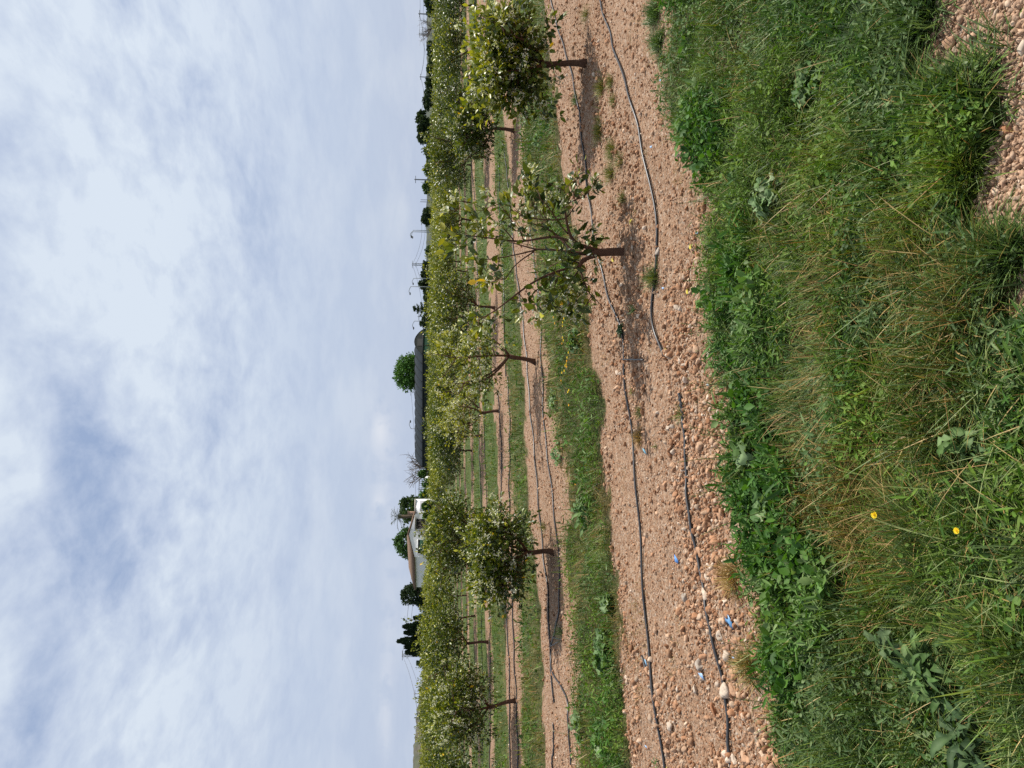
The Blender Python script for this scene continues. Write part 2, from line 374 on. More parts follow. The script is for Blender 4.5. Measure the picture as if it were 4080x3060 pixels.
# ------------------------------------------------------------------ gravel (stuff)
STONE_COLS = [(.42,.25,.16), (.48,.31,.21), (.36,.205,.125), (.53,.38,.28), (.29,.155,.09), (.56,.45,.36), (.64,.56,.49)]
STONE_W = [.25, .22, .16, .15, .10, .08, .04]
def gravel():
    r = np.random.default_rng(21); S = Soup()
    rocks1 = [rock(I1[0], 100+i) for i in range(6)]; rocks2 = [rock(I2[0], 200+i) for i in range(8)]
    # coarser towards the lower left of the near bed
    P = scatter(260000, 1975, 4330, want=0, seed=5)
    n = len(P); D = np.hypot(P[:, 0], P[:, 1])
    t, s = ts(P[:, 0], P[:, 1])
    coarse = np.clip((3.5-t)/4, 0, 1)*np.clip((5.3-s)/1.2, 0, 1)+np.where(s < 1.6, .0, 0)
    fine = (vnoise(P[:, 0], P[:, 1], .5, 9) > .60) | ((t > 3.2) & (s < 3.75+.3*vnoise(P[:, 0], P[:, 1], .4, 10)) & (s > 2))
    size = np.exp(r.normal(0, .70, n))*(.0062+.0036*coarse)*np.where(fine, .7, 1)
    size = np.clip(size, .0030, np.where(D < 3.2, .013, .027)); size = np.maximum(size, D*.0008)
    keep = r.random(n) < np.clip((D*.0016/size)**1.15*1.5, .03, 1)*np.where(fine, .5, 1)
    P, size, D = P[keep], size[keep], D[keep]; n = len(P)
    c = pick(r, n, STONE_COLS, STONE_W); c = np.clip(c, 0, .8); tr_ = (s[keep] < 1.6)[:, None]; c = np.where(tr_, c*.55+np.array([.25, .20, .16])*r.uniform(.7, 1.3, (n, 1)), c)
    M = rand_rot(n, r)*(size[:, None, None]*r.uniform(.65, 1.25, (n, 1, 3)))
    P[:, 2] += size*r.uniform(0, .6, n)
    big = size/D > .0024
    idx = r.integers(0, 6, n)
    for i in range(6):
        k = (~big) & (idx == i); S.inst(rocks1[i], I1[1], P[k], M[k], c[k])
    idx = r.integers(0, 8, n)
    for i in range(8):
        k = big & (idx == i); S.inst(rocks2[i], I2[1], P[k], M[k], c[k])
    o = S.build('gravel', M_stone); tag(o, 'pinkish brown gravel and small stones covering the bare beds', 'gravel', kind='stuff')
    print('gravel', n)
gravel()

# large stones one can point at
def stone(v, y, wpx, colr, label, seed, flat=.65, asp=1.25):
    x, yy = gp(v, y); D = math.hypot(math.hypot(x, yy), EYE); w = wpx/FPX*D*.5
    V = rock(I3[0], seed, .3)*np.array([w*asp, w, w*flat]); a = seed*1.7; V = V@rotz(np.array([a]))[0].T
    S = Soup(); S.add(V+np.array([0, 0, w*flat*.45]), I3[1], colr)
    o = S.build('stone', M_stone, smooth=False, origin=(0, 0, 0)); o.location = (x, yy, float(hgt(x, yy)))
    tag(o, label, 'stone', 'larger stones lying on the gravel')
WH, GY, TN, BR = (.62,.55,.48), (.46,.43,.40), (.50,.33,.23), (.38,.2,.12)
ST = [(2735,2375,34,GY,'pale grey rounded stone between the two black hoses'),(2805,2650,50,GY,'large smooth grey stone beside a small blue scrap'),
(2828,2365,46,WH,'long white stone touching the near hose on its grassy side'),(2838,2300,30,WH,'small white stone just past the end of the long white stone by the near hose'),
(2875,2282,46,TN,'big tan stone with dark shadow near the straw tuft'),(2898,2535,38,WH,'flat white stone with sharp rim next to the biggest blue scrap'),
(2955,2550,42,TN,'mottled cream stone right of the flat white stone'),(2930,2578,36,(.42,.27,.2),'smooth brown pebble between cream stones near the blue scrap'),
(2925,2610,50,WH,'speckled white stone with pits beside the smooth brown pebble'),(2942,2675,40,TN,'tan oblong stone by itself grassward of the near hose'),
(2905,2750,66,WH,'longest white stone pressed against the near hose'),(2935,2745,40,TN,'orange tan stone behind the longest white stone'),
(2775,2750,34,WH,'round white stone left of the hoses gap'),(2855,2830,46,BR,'cracked orange brown stone beside the near hose'),
(2972,2838,34,BR,'dark brown stone among small pebbles'),(2690,2890,38,WH,'white stone with pink side near the far hose'),
(2945,3035,44,WH,'white stone at the frame edge beside the near hose'),(2990,3030,44,TN,'cream stone next to the edge-most white stone'),
(2715,2745,28,WH,'small bright white stone lying between the two hoses'),(2762,2615,34,TN,'tan disc shaped stone close to the grey rounded stone'),
(2600,2690,28,BR,'round brown stone sitting on the far hose'),(2630,2780,26,TN,'tan stone lying across the far hose'),
(2797,2195,36,TN,'rough cream stone touching the near hose below the dark hollow'),(2700,1935,34,TN,'large orange brown clod beside a dark gap'),
(2665,1705,26,WH,'oval cream stone between the hose ends'),(2617,1005,30,GY,'grey stone pinning down the loose hose under the sparse tree'),
(2808,1405,34,WH,'pale pink oval stone near the grass edge'),(2560,2150,30,TN,'tan stone on the far hose where it is half buried'),
(3765,165,52,TN,'large round cream stone at the roadside beside the feathery weeds'),(3710,180,34,TN,'tan stone at the foot of the feathery weeds'),
(3900,240,44,TN,'orange stone on the stony track'),(4050,190,60,WH,'biggest white stone on the stony track'),
(3840,360,46,TN,'flat tan stone beside the green tuft on the track edge'),(3990,520,56,BR,'broad brown stone on the stony track')]
for i, a in enumerate(ST): stone(a[0], a[1], a[2], a[3], a[4], 300+i)

# ------------------------------------------------------------------ grass (stuff)
G_FRESH = [(.065,.135,.028), (.05,.115,.03), (.09,.17,.035), (.045,.09,.035), (.12,.18,.045)]
G_OLIVE = [(.13,.13,.035), (.17,.15,.05), (.10,.12,.03), (.22,.18,.07)]
G_STRAW = [(.34,.26,.13), (.42,.34,.2), (.28,.19,.09), (.24,.15,.07)]
def thin_out(x, y):                  # grass stays short where a big weed shades it
    f = np.ones(len(x))
    for a, b, c in CLUMPS: f *= 1-.8*np.exp(-(((x-a)**2+(y-b)**2)/(c*c*.8))**2)
    return f
def olive_amount(x, y):
    v, yy = px_of(x, y)
    a = np.exp(-(((v-3350)/330)**2+((yy-2000)/420)**2))*1.1+np.exp(-(((v-3420)/300)**2+((yy-1150)/380)**2))*.75+np.exp(-(((v-3150)/200)**2+((yy-200)/350)**2))*.2
    a = a*.72+np.exp(-(((v-3850)/200)**2+((yy-1250)/420)**2))*.4+np.exp(-(((v-3300)/120)**2+((yy-2600)/220)**2))*.35
    n = fbm(x, y, .35, 40)
    t, s = ts(x, y)
    mid = np.where(s > 5, np.clip((fbm(x, y, .8, 50)-.44)*4.0, 0, .95), 0)
    return np.clip(a*(.45+n)+mid, 0, 1)
def grass():
    r = np.random.default_rng(31); S = Soup()
    for (n0, v0, v1, seed) in ((330000, 2600, 4330, 1), (190000, 1905, 2640, 2), (40000, 1745, 1905, 3)):
        P = scatter(n0, v0, v1, seed=seed+60, want=1)
        tq = vnoise(P[:, 0], P[:, 1], .13, 201)*.6+vnoise(P[:, 0], P[:, 1], .06, 203)*.4; P = P[(r.random(len(P)) < .35+1.5*tq) | (P[:, 1] > 9)]
        n = len(P); D = np.hypot(P[:, 0], P[:, 1]); k = np.clip(D/5.5, 1, 7)
        ol = olive_amount(P[:, 0], P[:, 1]); pf = fbm(P[:, 0], P[:, 1], .4, 77)
        L = r.gamma(3.2, .020, n)*(.6+.9*pf)*np.where(D > 11, 1.7, 1); tc_ = vnoise(P[:, 0], P[:, 1], .13, 201)*.6+vnoise(P[:, 0], P[:, 1], .06, 203)*.4; L = np.clip(L*(1+.3*ol)*(.35+1.35*np.clip((tc_-.25)/.5, 0, 1)), .012, .20)*thin_out(P[:, 0], P[:, 1])
        t_, s_ = ts(P[:, 0], P[:, 1]); L *= np.where((s_ > 4.6) & (s_ < 9), 1.35, 1)
        W = (.0016+.0045*r.random(n)**2.2)*k
        ori = fbm(P[:, 0], P[:, 1], .45, 90)*9
        az = np.where(r.random(n) < .55, ori+r.normal(0, .6, n), r.uniform(0, 6.283, n))
        lean = np.abs(r.normal(.75+.25*ol, .42, n))
        f = pick(r, n, G_FRESH); q1 = fbm(P[:, 0], P[:, 1], .33, 120); q2 = fbm(P[:, 0], P[:, 1], .5, 130)
        f = np.where((q1+r.normal(0, .06, n) > .60)[:, None], pick(r, n, [(.11,.19,.035), (.15,.22,.04), (.09,.18,.03)]), f); f = np.where((q2+r.normal(0, .06, n) > .62)[:, None], pick(r, n, [(.07,.13,.05), (.10,.17,.07), (.05,.10,.04)]), f)
        tone = np.where(D > 7, .35+1.3*fbm(P[:, 0], P[:, 1], .45, 14), .65+.8*fbm(P[:, 0], P[:, 1], .35, 14))[:, None]; f = f*tone
        o = pick(r, n, G_OLIVE); st = pick(r, n, G_STRAW)
        far = (D > 7)[:, None]; f = np.where(far, f*[1.25, 1.05, .9], f)
        u = r.random(n)
        c = np.where((u < ol*.55)[:, None], o, f); c = np.where((u > 1-(.03+.22*ol))[:, None], st, c)
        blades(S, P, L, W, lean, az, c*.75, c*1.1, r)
    o = S.build('grass', M_grass); tag(o, 'mixed green and olive grass filling the strips between the gravel beds', 'grass', kind='stuff')
    # long lying stalks and dead straw
    S = Soup(); P = scatter(9000, 2850, 4330, seed=71, want=1); n = len(P)
    ol = olive_amount(P[:, 0], P[:, 1]); st = r.random(n) < .25+.6*ol
    c = np.where(st[:, None], pick(r, n, G_STRAW), pick(r, n, [(.10,.17,.06), (.15,.22,.09), (.20,.27,.14)]))
    P[:, 2] += r.uniform(0, .05, n)
    blades(S, P, r.gamma(5, .024, n), r.uniform(.0015, .0036, n), r.uniform(.7, 1.45, n), r.uniform(0, 6.283, n), c, c*1.1, r, curl=.35)
    o = S.build('straw', M_grass); tag(o, 'long bleached and pale green stalks lying over the foreground grass', 'grass', kind='stuff')

# small-leaved ground cover (stuff)
def leaf_tmpl(kind):
    if kind == 'oval':
        V = np.array([(0,0,0),(-.3,.3,.06),(0,.32,-.03),(.3,.3,.06),(-.34,.65,.05),(0,.66,-.03),(.34,.65,.05),(0,1,0)], float)
    elif kind == 'citrus':
        V = np.array([(0,0,0),(-.22,.28,.07),(0,.3,-.01),(.22,.28,.07),(-.22,.62,.04),(0,.64,-.06),(.22,.62,.04),(0,1,-.16)], float)
    T = np.array([(0,2,1),(0,3,2),(1,2,5),(1,5,4),(2,3,6),(2,6,5),(4,5,7),(5,6,7)])
    return V, T
def frame(d, r, up=.5):               # matrices whose +Y is d, +Z roughly up
    n = len(d); d = d/np.linalg.norm(d, axis=1)[:, None]
    z = np.array([0, 0, 1.])+r.normal(0, up, (n, 3)); x = np.cross(d, z); x /= np.linalg.norm(x, axis=1)[:, None]+1e-9
    z = np.cross(x, d); return np.stack([x, d, z], 2)
def groundcover():
    r = np.random.default_rng(41); S = Soup(); V, T = leaf_tmpl('oval')
    for (n0, v0, v1, sd) in ((300000, 2600, 4330, 5), (120000, 1890, 2600, 6)):
        P = scatter(n0, v0, v1, seed=sd+80, want=1)
        m = fbm(P[:, 0], P[:, 1], .5, 33)+.35*fbm(P[:, 0], P[:, 1], 1.6, 35); ol = olive_amount(P[:, 0], P[:, 1])
        k = (m > .50+.38*ol+r.normal(0, .13, len(P))); P = P[k]; n = len(P); m = m[k]
        D = np.hypot(P[:, 0], P[:, 1]); th = thin_out(P[:, 0], P[:, 1]); sz = np.minimum(r.gamma(4, .0033, n), .028)*np.clip(D/5.5, 1, 2.6)
        P[:, 2] += (np.abs(r.normal(.015, .03, n))+.05*np.clip(m-.55, 0, 1)*2)*th
        nar = vnoise(P[:, 0], P[:, 1], .28, 37)+r.normal(0, .15, n) > .5
        d = r.normal(size=(n, 3)); d[:, 2] = np.abs(d[:, 2])*.6
        q = fbm(P[:, 0], P[:, 1], .45, 39)+r.normal(0, .05, n)
        c = pick(r, n, [(.05,.13,.025), (.04,.10,.025), (.09,.18,.035)]); c = np.where((q > .56)[:, None], pick(r, n, [(.13,.22,.04), (.10,.2,.03)]), c)
        c = np.where(((q < .40) & (D < 8))[:, None], pick(r, n, [(.10,.18,.08), (.07,.14,.055), (.15,.23,.12)]), c)*(.65+.7*fbm(P[:, 0], P[:, 1], .6, 15))[:, None]
        sc = np.where(nar[:, None], np.array([[.55, 2.1, 1.2]]), np.array([[1.1, 1, 1.3]]))
        M = frame(d, r, .6)*sz[:, None, None]*sc[:, None, :]
        S.inst(V, T, P, M, c)
    # lush broadleaf margins beside the gravel
    for (E, w0, w1, v0, v1, n0, sg) in ((E_g1near, -.70, -.03, 2560, 3420, 150000, -1), (E_g1far, .03, .60, 2180, 2560, 60000, 1), (E_s2far, -.40, -.08, 2060, 2340, 16000, -1), (E_g2far, .06, .5, 1990, 2200, 10000, 1)):
        P = scatter(n0, v0, v1, seed=int(v0)); t_, s_ = ts(P[:, 0], P[:, 1]); q = s_-np.interp(t_, *E)
        msk = fbm(P[:, 0], P[:, 1], .5, int(v0))-(.10 if v0 == 2560 else 0)*np.clip((.6-t_)/.6, 0, 1); q = q+(vnoise(P[:, 0], P[:, 1], .2, 4)-.5)*.25
        k = (q > w0) & (q < w1) & (msk+r.normal(0, .04, len(P)) > .49+.25*np.abs((q-(w0+w1)/2)/(w1-w0))); P = P[k]; n = len(P); msk = msk[k]
        if not n: continue
        D = np.hypot(P[:, 0], P[:, 1]); P[:, 2] += r.random(n)*np.clip((msk-.45)*.9, .02, .12)*thin_out(P[:, 0], P[:, 1])*np.where(D > 5.5, 1.3, 1)
        sz = np.minimum(r.gamma(2.6, .0085, n), .055)*np.clip(D/6.5, 1, 1.35)
        d = r.normal(size=(n, 3)); d[:, 2] = np.abs(d[:, 2])*.8
        cb = fbm(P[:, 0], P[:, 1], .4, int(v0)+5)+r.normal(0, .05, n)
        c = pick(r, n, [(.055,.15,.028), (.08,.19,.035), (.045,.12,.03)]); c = np.where((cb > .56)[:, None], pick(r, n, [(.12,.23,.07), (.16,.25,.12), (.09,.2,.05)]), c)
        S.inst(V, T, P, frame(d, r, .5)*sz[:, None, None]*np.where((vnoise(P[:, 0], P[:, 1], .16, 8) > .5)[:, None, None], np.array([[[1.0, 1.15, 1.4]]]), np.array([[[.5, 1.7, 1.4]]])), c)
    o = S.build('ground_cover', M_weed); tag(o, 'small leaved green creeping weeds matted through the grass', 'weeds', kind='stuff')

# tiny dry twigs, dead leaves and stray sprigs on the gravel (stuff)
def sprigs():
    r = np.random.default_rng(43); S = Soup()
    P = scatter(9000, 2150, 3250, want=0, seed=91); m = vnoise(P[:, 0], P[:, 1], .35, 61); t, s = ts(P[:, 0], P[:, 1])
    k = m > .80; P = P[k][:700]
    P = np.repeat(P, 6, 0)+r.normal(0, .018, (len(P)*6, 3))*[1, 1, 0]; n = len(P)
    c = np.where((r.random(n) < .5)[:, None], pick(r, n, G_OLIVE), pick(r, n, G_STRAW))
    blades(S, P, r.uniform(.015, .06, n), r.uniform(.0015, .003, n), r.uniform(.3, 1.3, n), r.uniform(0, 6.28, n), c, c, r)
    o = S.build('sprigs', M_grass); tag(o, 'tiny dry sprigs and seedlings scattered over the gravel', 'weeds', kind='stuff')
sprigs()

# ------------------------------------------------------------------ weed clumps one can point at
def blade_leaf(L, W, bend, wave, r, lobes=0, nseg=9):
    f = np.linspace(0, 1, nseg); w = np.sin(np.pi*np.clip(f*.93+.07, 0, 1)**.8)**.8*W*.5; w[:2] *= .5; w[-1] = 0.0005
    if lobes: w = w*(1-.22*(np.sin(f*math.pi*lobes)**2)*(f < .75)*(f > .1))
    a = .2+bend*f; y = np.cumsum(np.cos(a))*L/nseg; z = np.cumsum(-np.sin(a-.6))*L/nseg
    ph = r.uniform(0, 6); wv = wave*W*np.sin(f*17+ph)
    Lf = np.stack([-w, y, z+w*.35+wv], 1); C = np.stack([0*w, y, z], 1); Rt = np.stack([w, y, z+w*.35-wv*.8], 1)
    V = np.concatenate([Lf, C, Rt]); T = []
    n = nseg
    for i in range(n-1):
        T += [(i, i+1, n+i+1), (i, n+i+1, n+i), (n+i, n+i+1, 2*n+i+1), (n+i, 2*n+i+1, 2*n+i)]
    return V, np.array(T)
CLUMPS = []
def rosette(v, y, rad_px, n, cols, label, seed, L=None, wid=.45, bend=1.2, up=.7, lobes=0, cat='weed', name='broadleaf_weed', stalks=0, flowers=0, group='leafy weeds growing in the grass strips', wave=.12):
    r = np.random.default_rng(seed); x, yy = gp(v, y); D = math.hypot(math.hypot(x, yy), EYE); rad = rad_px/FPX*D
    L = L or rad*.8; CLUMPS.append((x, yy, rad*1.05))
    e = empty(name, (x, yy, float(hgt(x, yy))), label, cat, group)
    S = Soup()
    n = int(n*1.5); L *= .85
    for i in range(n):
        LL = L*r.uniform(.45, 1.2); V, T = blade_leaf(LL, LL*wid*r.uniform(.8, 1.2), bend*r.uniform(.6, 1.3), wave, r, lobes)
        az = r.uniform(0, 6.283); el = r.uniform(.05, 1)*up
        ce, se = math.cos(el), math.sin(el); Rx = np.array([[1, 0, 0], [0, ce, -se], [0, se, ce]])
        roll = r.normal(0, .35); cr, sr = math.cos(roll), math.sin(roll); Ry = np.array([[cr, 0, sr], [0, 1, 0], [-sr, 0, cr]])
        V = (V@Ry.T@Rx.T)@rotz(np.array([az]))[0].T
        q = rad*.55*math.sqrt(r.random()); b = r.uniform(0, 6.283); V += [q*math.cos(b), q*math.sin(b), (.15+.75*(1-q/rad/.6))*L*r.uniform(.3, 1)]
        c = np.array(cols[r.integers(len(cols))])*r.uniform(.8, 1.2); C = np.repeat(c[None], len(V), 0); k = len(V)//3; C[k:2*k] = c*1.25+.02
        S.add(V, T, C)
    S.build('leaves', M_weed, e, smooth=True)
    for i in range(stalks):
        S2 = Soup(); h = r.uniform(.22, .42); b = r.uniform(0, 6.28); q = rad*.4*r.random(); lean = r.normal(0, .16, 2)
        f = np.linspace(0, 1, 8)[:, None]; P = np.array([q*math.cos(b), q*math.sin(b), 0])+f*np.array([lean[0]*h, lean[1]*h, h])+f*f*np.array([*(r.normal(0, .05, 2)), 0])
        S2.tube(P, np.linspace(.0028, .0012, 8), (.13, .19, .07), 5)
        for k in range(9):
            g = P[min(7, 2+int(k*.65))]; V, T = blade_leaf(r.uniform(.012, .04)*(1.2-k*.08), .008, .8, .05, r, 0, 5)
            V = V@rotz(np.array([r.uniform(0, 6.28)]))[0].T+g; S2.add(V, T, np.array((.10, .17, .05))*r.uniform(.8, 1.3))
        S2.build('stalk', M_weed, e)
    return e
BG = [(.12,.21,.11), (.17,.27,.16), (.09,.17,.06), (.22,.31,.21)]
DG = [(.05,.12,.035), (.07,.15,.04), (.09,.17,.06), (.12,.2,.1)]
rosette(3070, 790, 130, 42, BG, 'grey green lobed weed with upturned leaves below the sparse tree', 1, L=.11, wid=.5, up=1.1, lobes=3, stalks=3)
rosette(2960, 690, 80, 18, BG+DG, 'small grey green weed at the sandy end of the bed', 2, L=.08, wid=.55, up=1.0)
rosette(2960, 1330, 110, 36, BG, 'silvery narrow leaved weed at the grass edge level with the hose stub', 3, L=.10, wid=.36, up=1.1, lobes=3, stalks=3)
rosette(2950, 1520, 95, 26, BG[:2]+DG, 'lobed green weed hanging over the gravel beside the short hose end', 4, L=.10, wid=.45, up=.9, lobes=3, stalks=2)
rosette(3020, 1800, 130, 30, DG+BG, 'weed with the broadest round dark leaves in the foreground', 5, L=.13, wid=.75, up=1.0, stalks=2, wave=.16)
rosette(3110, 2020, 110, 26, BG+DG, 'grey green weed with large smooth oval leaves beside the straw coloured grass', 6, L=.12, wid=.62, up=.9, stalks=1)
rosette(3240, 330, 130, 60, DG, 'dark dense leafy clump in the middle of the foreground grass', 7, L=.12, wid=.42, up=.9, wave=.2)
rosette(3800, 2680, 150, 70, [(.045,.1,.03), (.06,.13,.04), (.09,.16,.06)], 'dock plant with long wavy dark leaves in the shadiest corner', 8, L=.15, wid=.17, up=.8, wave=.13, bend=1.0)
rosette(3950, 2950, 160, 64, [(.035,.08,.035), (.05,.1,.045)], 'second dock plant with drooping dark leaves nearest the corner', 9, L=.15, wid=.17, up=.9, wave=.13)
rosette(3620, 2560, 90, 18, [(.09,.15,.08), (.06,.12,.05)], 'young dock with a few grey green leaves before the dock plants', 10, L=.12, wid=.35, up=.8)
rosette(3240, 2390, 70, 14, DG, 'single dark leaved weed at the tip of the olive grass', 11, L=.13, wid=.3, up=.9)
rosette(3330, 1560, 80, 20, BG, 'bluish small leaved weed amid the olive grass', 12, L=.06, wid=.4, up=.9, lobes=3)
rosette(3950, 1750, 120, 24, BG[:1]+DG, 'jagged grey leaved weed near the camera', 13, L=.11, wid=.3, up=.9, lobes=4)
rosette(2345, 2040, 110, 60, DG, 'bright long leaved clump on the edge of the second grass strip', 14, L=.20, wid=.25, up=1.0)
rosette(2440, 2400, 60, 34, BG+DG, 'grey topped round leaved weed on the second strip edge', 15, L=.13, wid=.7, up=1.0)
rosette(2430, 2590, 120, 70, DG+BG[:1], 'wide dark cabbage like weed on the second strip edge', 16, L=.16, wid=.7, up=1.0)
rosette(2330, 2890, 90, 40, BG, 'pale weed with big leaves in the second strip at the frame side', 17, L=.14, wid=.6, up=.9, stalks=2)
rosette(2420, 2960, 70, 24, BG+DG, 'pale leafed weed beside the frame edge of the second strip', 18, L=.14, wid=.6, up=.9)
rosette(2215, 1590, 80, 46, BG, 'bluish leafy weed on the far edge of the second strip', 19, L=.12, wid=.4, up=1, lobes=3)
rosette(2230, 1810, 80, 46, BG+DG, 'dark bluish weed on the far edge of the second strip', 20, L=.13, wid=.4, up=1)
rosette(2315, 1360, 60, 36, BG+DG, 'clump with one pale round leaf behind the marigolds', 21, L=.15, wid=.6, up=1)
rosette(2190, 1110, 70, 40, BG, 'grey green clump seen through the sparse tree', 22, L=.13, wid=.5, up=1)
rosette(2240, 970, 70, 40, DG, 'deep green clump behind the fork of the sparse tree', 23, L=.14, wid=.5, up=1)
rosette(2120, 440, 70, 36, BG, 'blue green clump in the second strip beyond the right tree', 24, L=.15, wid=.4, up=1)
rosette(2160, 560, 60, 34, BG+DG, 'leafy clump near the middle of the second strip', 25, L=.15, wid=.4, up=1)
rosette(2485, 1315, 34, 30, [(.03,.07,.035), (.04,.09,.05)], 'dark little weed growing over the joint of the far hose', 26, L=.07, wid=.4, up=1.1)
rosette(2640, 3040, 26, 10, DG, 'seedling at the frame edge between the hoses', 27, L=.05, wid=.4)

def tuft(v, y, rad_px, n, cols, label, seed, L=.1, W=.003, name='grass_tuft', cat='weed', group='tufts growing out of the gravel', lean=.7):
    r = np.random.default_rng(seed); x, yy = gp(v, y); D = math.hypot(math.hypot(x, yy), EYE); rad = rad_px/FPX*D
    a = r.uniform(0, 6.283, n); q = rad*np.minimum(np.abs(r.normal(0, .62, n)), 1.1)*(1+.45*np.sin(a*3+seed)+.3*np.sin(a*5+seed*2)); P = np.stack([q*np.cos(a), q*np.sin(a)*1.5, 0*a], 1)
    P[:, 2] = hgt(x+P[:, 0], yy+P[:, 1])-float(hgt(x, yy)); az = a+r.normal(0, .9, n)
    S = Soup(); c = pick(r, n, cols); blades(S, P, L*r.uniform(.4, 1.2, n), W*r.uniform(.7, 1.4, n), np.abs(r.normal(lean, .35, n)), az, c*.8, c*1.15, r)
    if cat == 'weed':
        V, T = leaf_tmpl('oval'); m = n//2; a = r.uniform(0, 6.28, m); q = rad*np.sqrt(r.random(m)); Q = np.stack([q*np.cos(a), q*np.sin(a), r.uniform(.2, .8, m)*L*.6], 1)
        d = r.normal(size=(m, 3)); S.inst(V, T, Q, frame(d, r)*(r.uniform(.5, 1.3, m)*W*3.2)[:, None, None], pick(r, m, cols))
    o = S.build(name, M_grass, origin=(0, 0, 0)); o.location = (x, yy, float(hgt(x, yy))); tag(o, label, cat, group); return o
FE = [(.12,.19,.13), (.16,.24,.17), (.09,.16,.08)]
tuft(3470, 120, 190, 2300, FE, 'widest feathery grey green weed bed at the top of the foreground', 51, L=.13, W=.004, name='feathery_weed', group='feathery weeds along the track')
tuft(3640, 90, 70, 900, DG+[(.1,.2,.05)], 'bright feathery clump where the grass meets the track', 52, L=.12, W=.004, name='feathery_weed', group='feathery weeds along the track')
tuft(3830, 390, 110, 1500, DG+FE[:1]+[(.12,.22,.05)], 'bushy feathery tuft spilling onto the stony track', 53, L=.13, W=.0045, name='feathery_weed', group='feathery weeds along the track')
tuft(3830, 620, 80, 800, DG+FE, 'lower feathery tuft next to the straw patch', 54, L=.11, W=.004, name='feathery_weed', group='feathery weeds along the track')
tuft(4060, 1010, 60, 500, DG, 'fine green tuft at the very edge of the track', 55, L=.12, W=.004, name='feathery_weed', group='feathery weeds along the track')
YG = [(.16,.18,.05), (.12,.16,.05), (.22,.2,.08), (.09,.13,.035)]
for q in ((2625,60,42,700,DG,'dense low green patch on the gravel at the frame top',.07),(2640,165,34,600,DG,'second low green patch on the gravel next to the first',.07),(2660,235,16,160,DG,'small trailing end of the low green patches',.05),
          (2340,60,26,160,YG,'sparse olive weed behind the right tree',.06),(2395,350,34,420,YG,'yellow green weed tuft lying beside the right tree shadow',.07),(2445,330,24,220,YG,'smaller yellow green weed nearer the near hose',.05),(2450,400,20,160,YG,'scrappy green sprig close to the near hose',.05),
          (2290,400,20,200,DG,'green tuft against the far hose under the right tree',.06),(2390,520,46,620,YG,'largest yellow olive weed mat between the hoses',.06),(2440,600,40,420,YG,'brownish green weed mat adjoining the largest mat',.06),(2480,640,24,200,YG,'small weed at the low end of the mats',.06),(2440,690,30,300,YG,'round yellow green weed nearest the sparse tree twig',.07),(2480,790,22,160,YG,'thin weed between the sparse tree and the near hose',.05),
          (2603,1105,30,360,DG+YG,'spiky green tuft growing over the near hose',.08),(2525,1235,14,70,DG,'lone star shaped green seedling on bare soil',.05),(2515,1560,14,70,YG,'yellow green seedling next to the far hose',.03),(2545,1640,20,140,YG,'olive weed line beside the far hose',.04),(2610,1780,8,30,YG,'tiny green sprig near a blue scrap',.03),
          (2715,1650,20,120,YG,'weed growing between the two hose ends',.06),(2545,1740,26,260,G_STRAW,'dead grey straw tuft beside the far hose',.06),(2950,2300,44,500,G_STRAW,'dead straw tuft at the grass margin near big stones',.08),(3010,2650,44,420,G_STRAW+YG,'bleached straw tuft on the gravel margin further along',.08),
          (2165,2100,22,120,YG,'dry sprig on the second bed near the hose',.08),(2230,2520,20,140,DG,'green shoots at the hose crossing on the second bed',.1)):
    tuft(q[0], q[1], q[2], q[3], q[4], q[5], 600+int(q[1]), L=q[6]*1.5, W=.0028, lean=.75)

# thin flowering stems that lean out over the gravel
def stem(v0, y0, v1, y1, label, seed, yc=.0):
    r = np.random.default_rng(seed); x, yy = gp(v0, y0); b = np.array([x, yy, float(hgt(x, yy))]); tip = atd(v1, y1, yy+r.uniform(-.05, .08))
    f = np.linspace(0, 1, 12)[:, None]; P = b+(tip-b)*f; P += np.sin(f*3.14)*np.array([r.normal(0, .025), r.normal(0, .02), 0])
    e = empty('wild_stem', b, label, 'weed', 'thin wild stems at the grass edge'); S = Soup()
    P = P-b; S.tube(P, np.linspace(.0024, .001, 12), (.15, .19, .07), 5)
    for k in range(3):
        i = r.integers(4, 10); Q = P[i]+np.linspace(0, 1, 5)[:, None]*np.array([r.normal(0, .03), r.normal(0, .03), r.uniform(.03, .08)]); S.tube(Q, np.linspace(.0012, .0006, 5), (.16, .2, .08), 4)
    S.build('stem', M_weed, e); S = Soup()
    for k in range(11):
        i = r.integers(1, 11); V, T = blade_leaf(r.uniform(.015, .05)*(1.3-i*.08), .01, .9, .05, r, 0, 5); V = V@rotz(np.array([r.uniform(0, 6.28)]))[0].T+P[i]
        S.add(V, T, np.array((.11, .18, .07))*r.uniform(.8, 1.3))
    S.build('leaves', M_weed, e)
for i, q in enumerate([(2960,790,2700,812,'thin stem reaching furthest over the gravel near the frame top'),(2990,560,2880,590,'short bent stem by the sandy bed'),(2930,1250,2740,1225,'upright thin stem beside the pink oval stone'),
    (2960,1310,2705,1330,'bare thin stem ending near a dark pebble'),(2900,1565,2735,1505,'slanting stem over the pebble patch above the short hose'),(2950,1640,2765,1600,'forked green stem by the short hose end'),(2980,1740,2730,1690,'long pale stem crossing towards the near hose'),
    (3000,1800,2745,1980,'thick pale green stem bowing across the near hose'),(2980,2180,2830,2192,'dark brown dry stem standing by the rough cream stone'),(3060,2240,2900,2290,'thin stem over the straw tuft'),(3100,2370,2880,2350,'leaning stem beside the longest shadow of stones'),
    (3130,2560,2860,2550,'thin stem beside the flat white stone'),(3180,2850,2960,2790,'slender stem at the lower gravel edge'),(3170,3000,3060,2960,'short leafy stem next to the frame edge'),(2290,2700,2250,2540,'fine stem by the second bed'),(2330,2180,2235,2150,'fine dry stem at the second strip edge')]):
    stem(*q, 800+i)

grass(); groundcover()

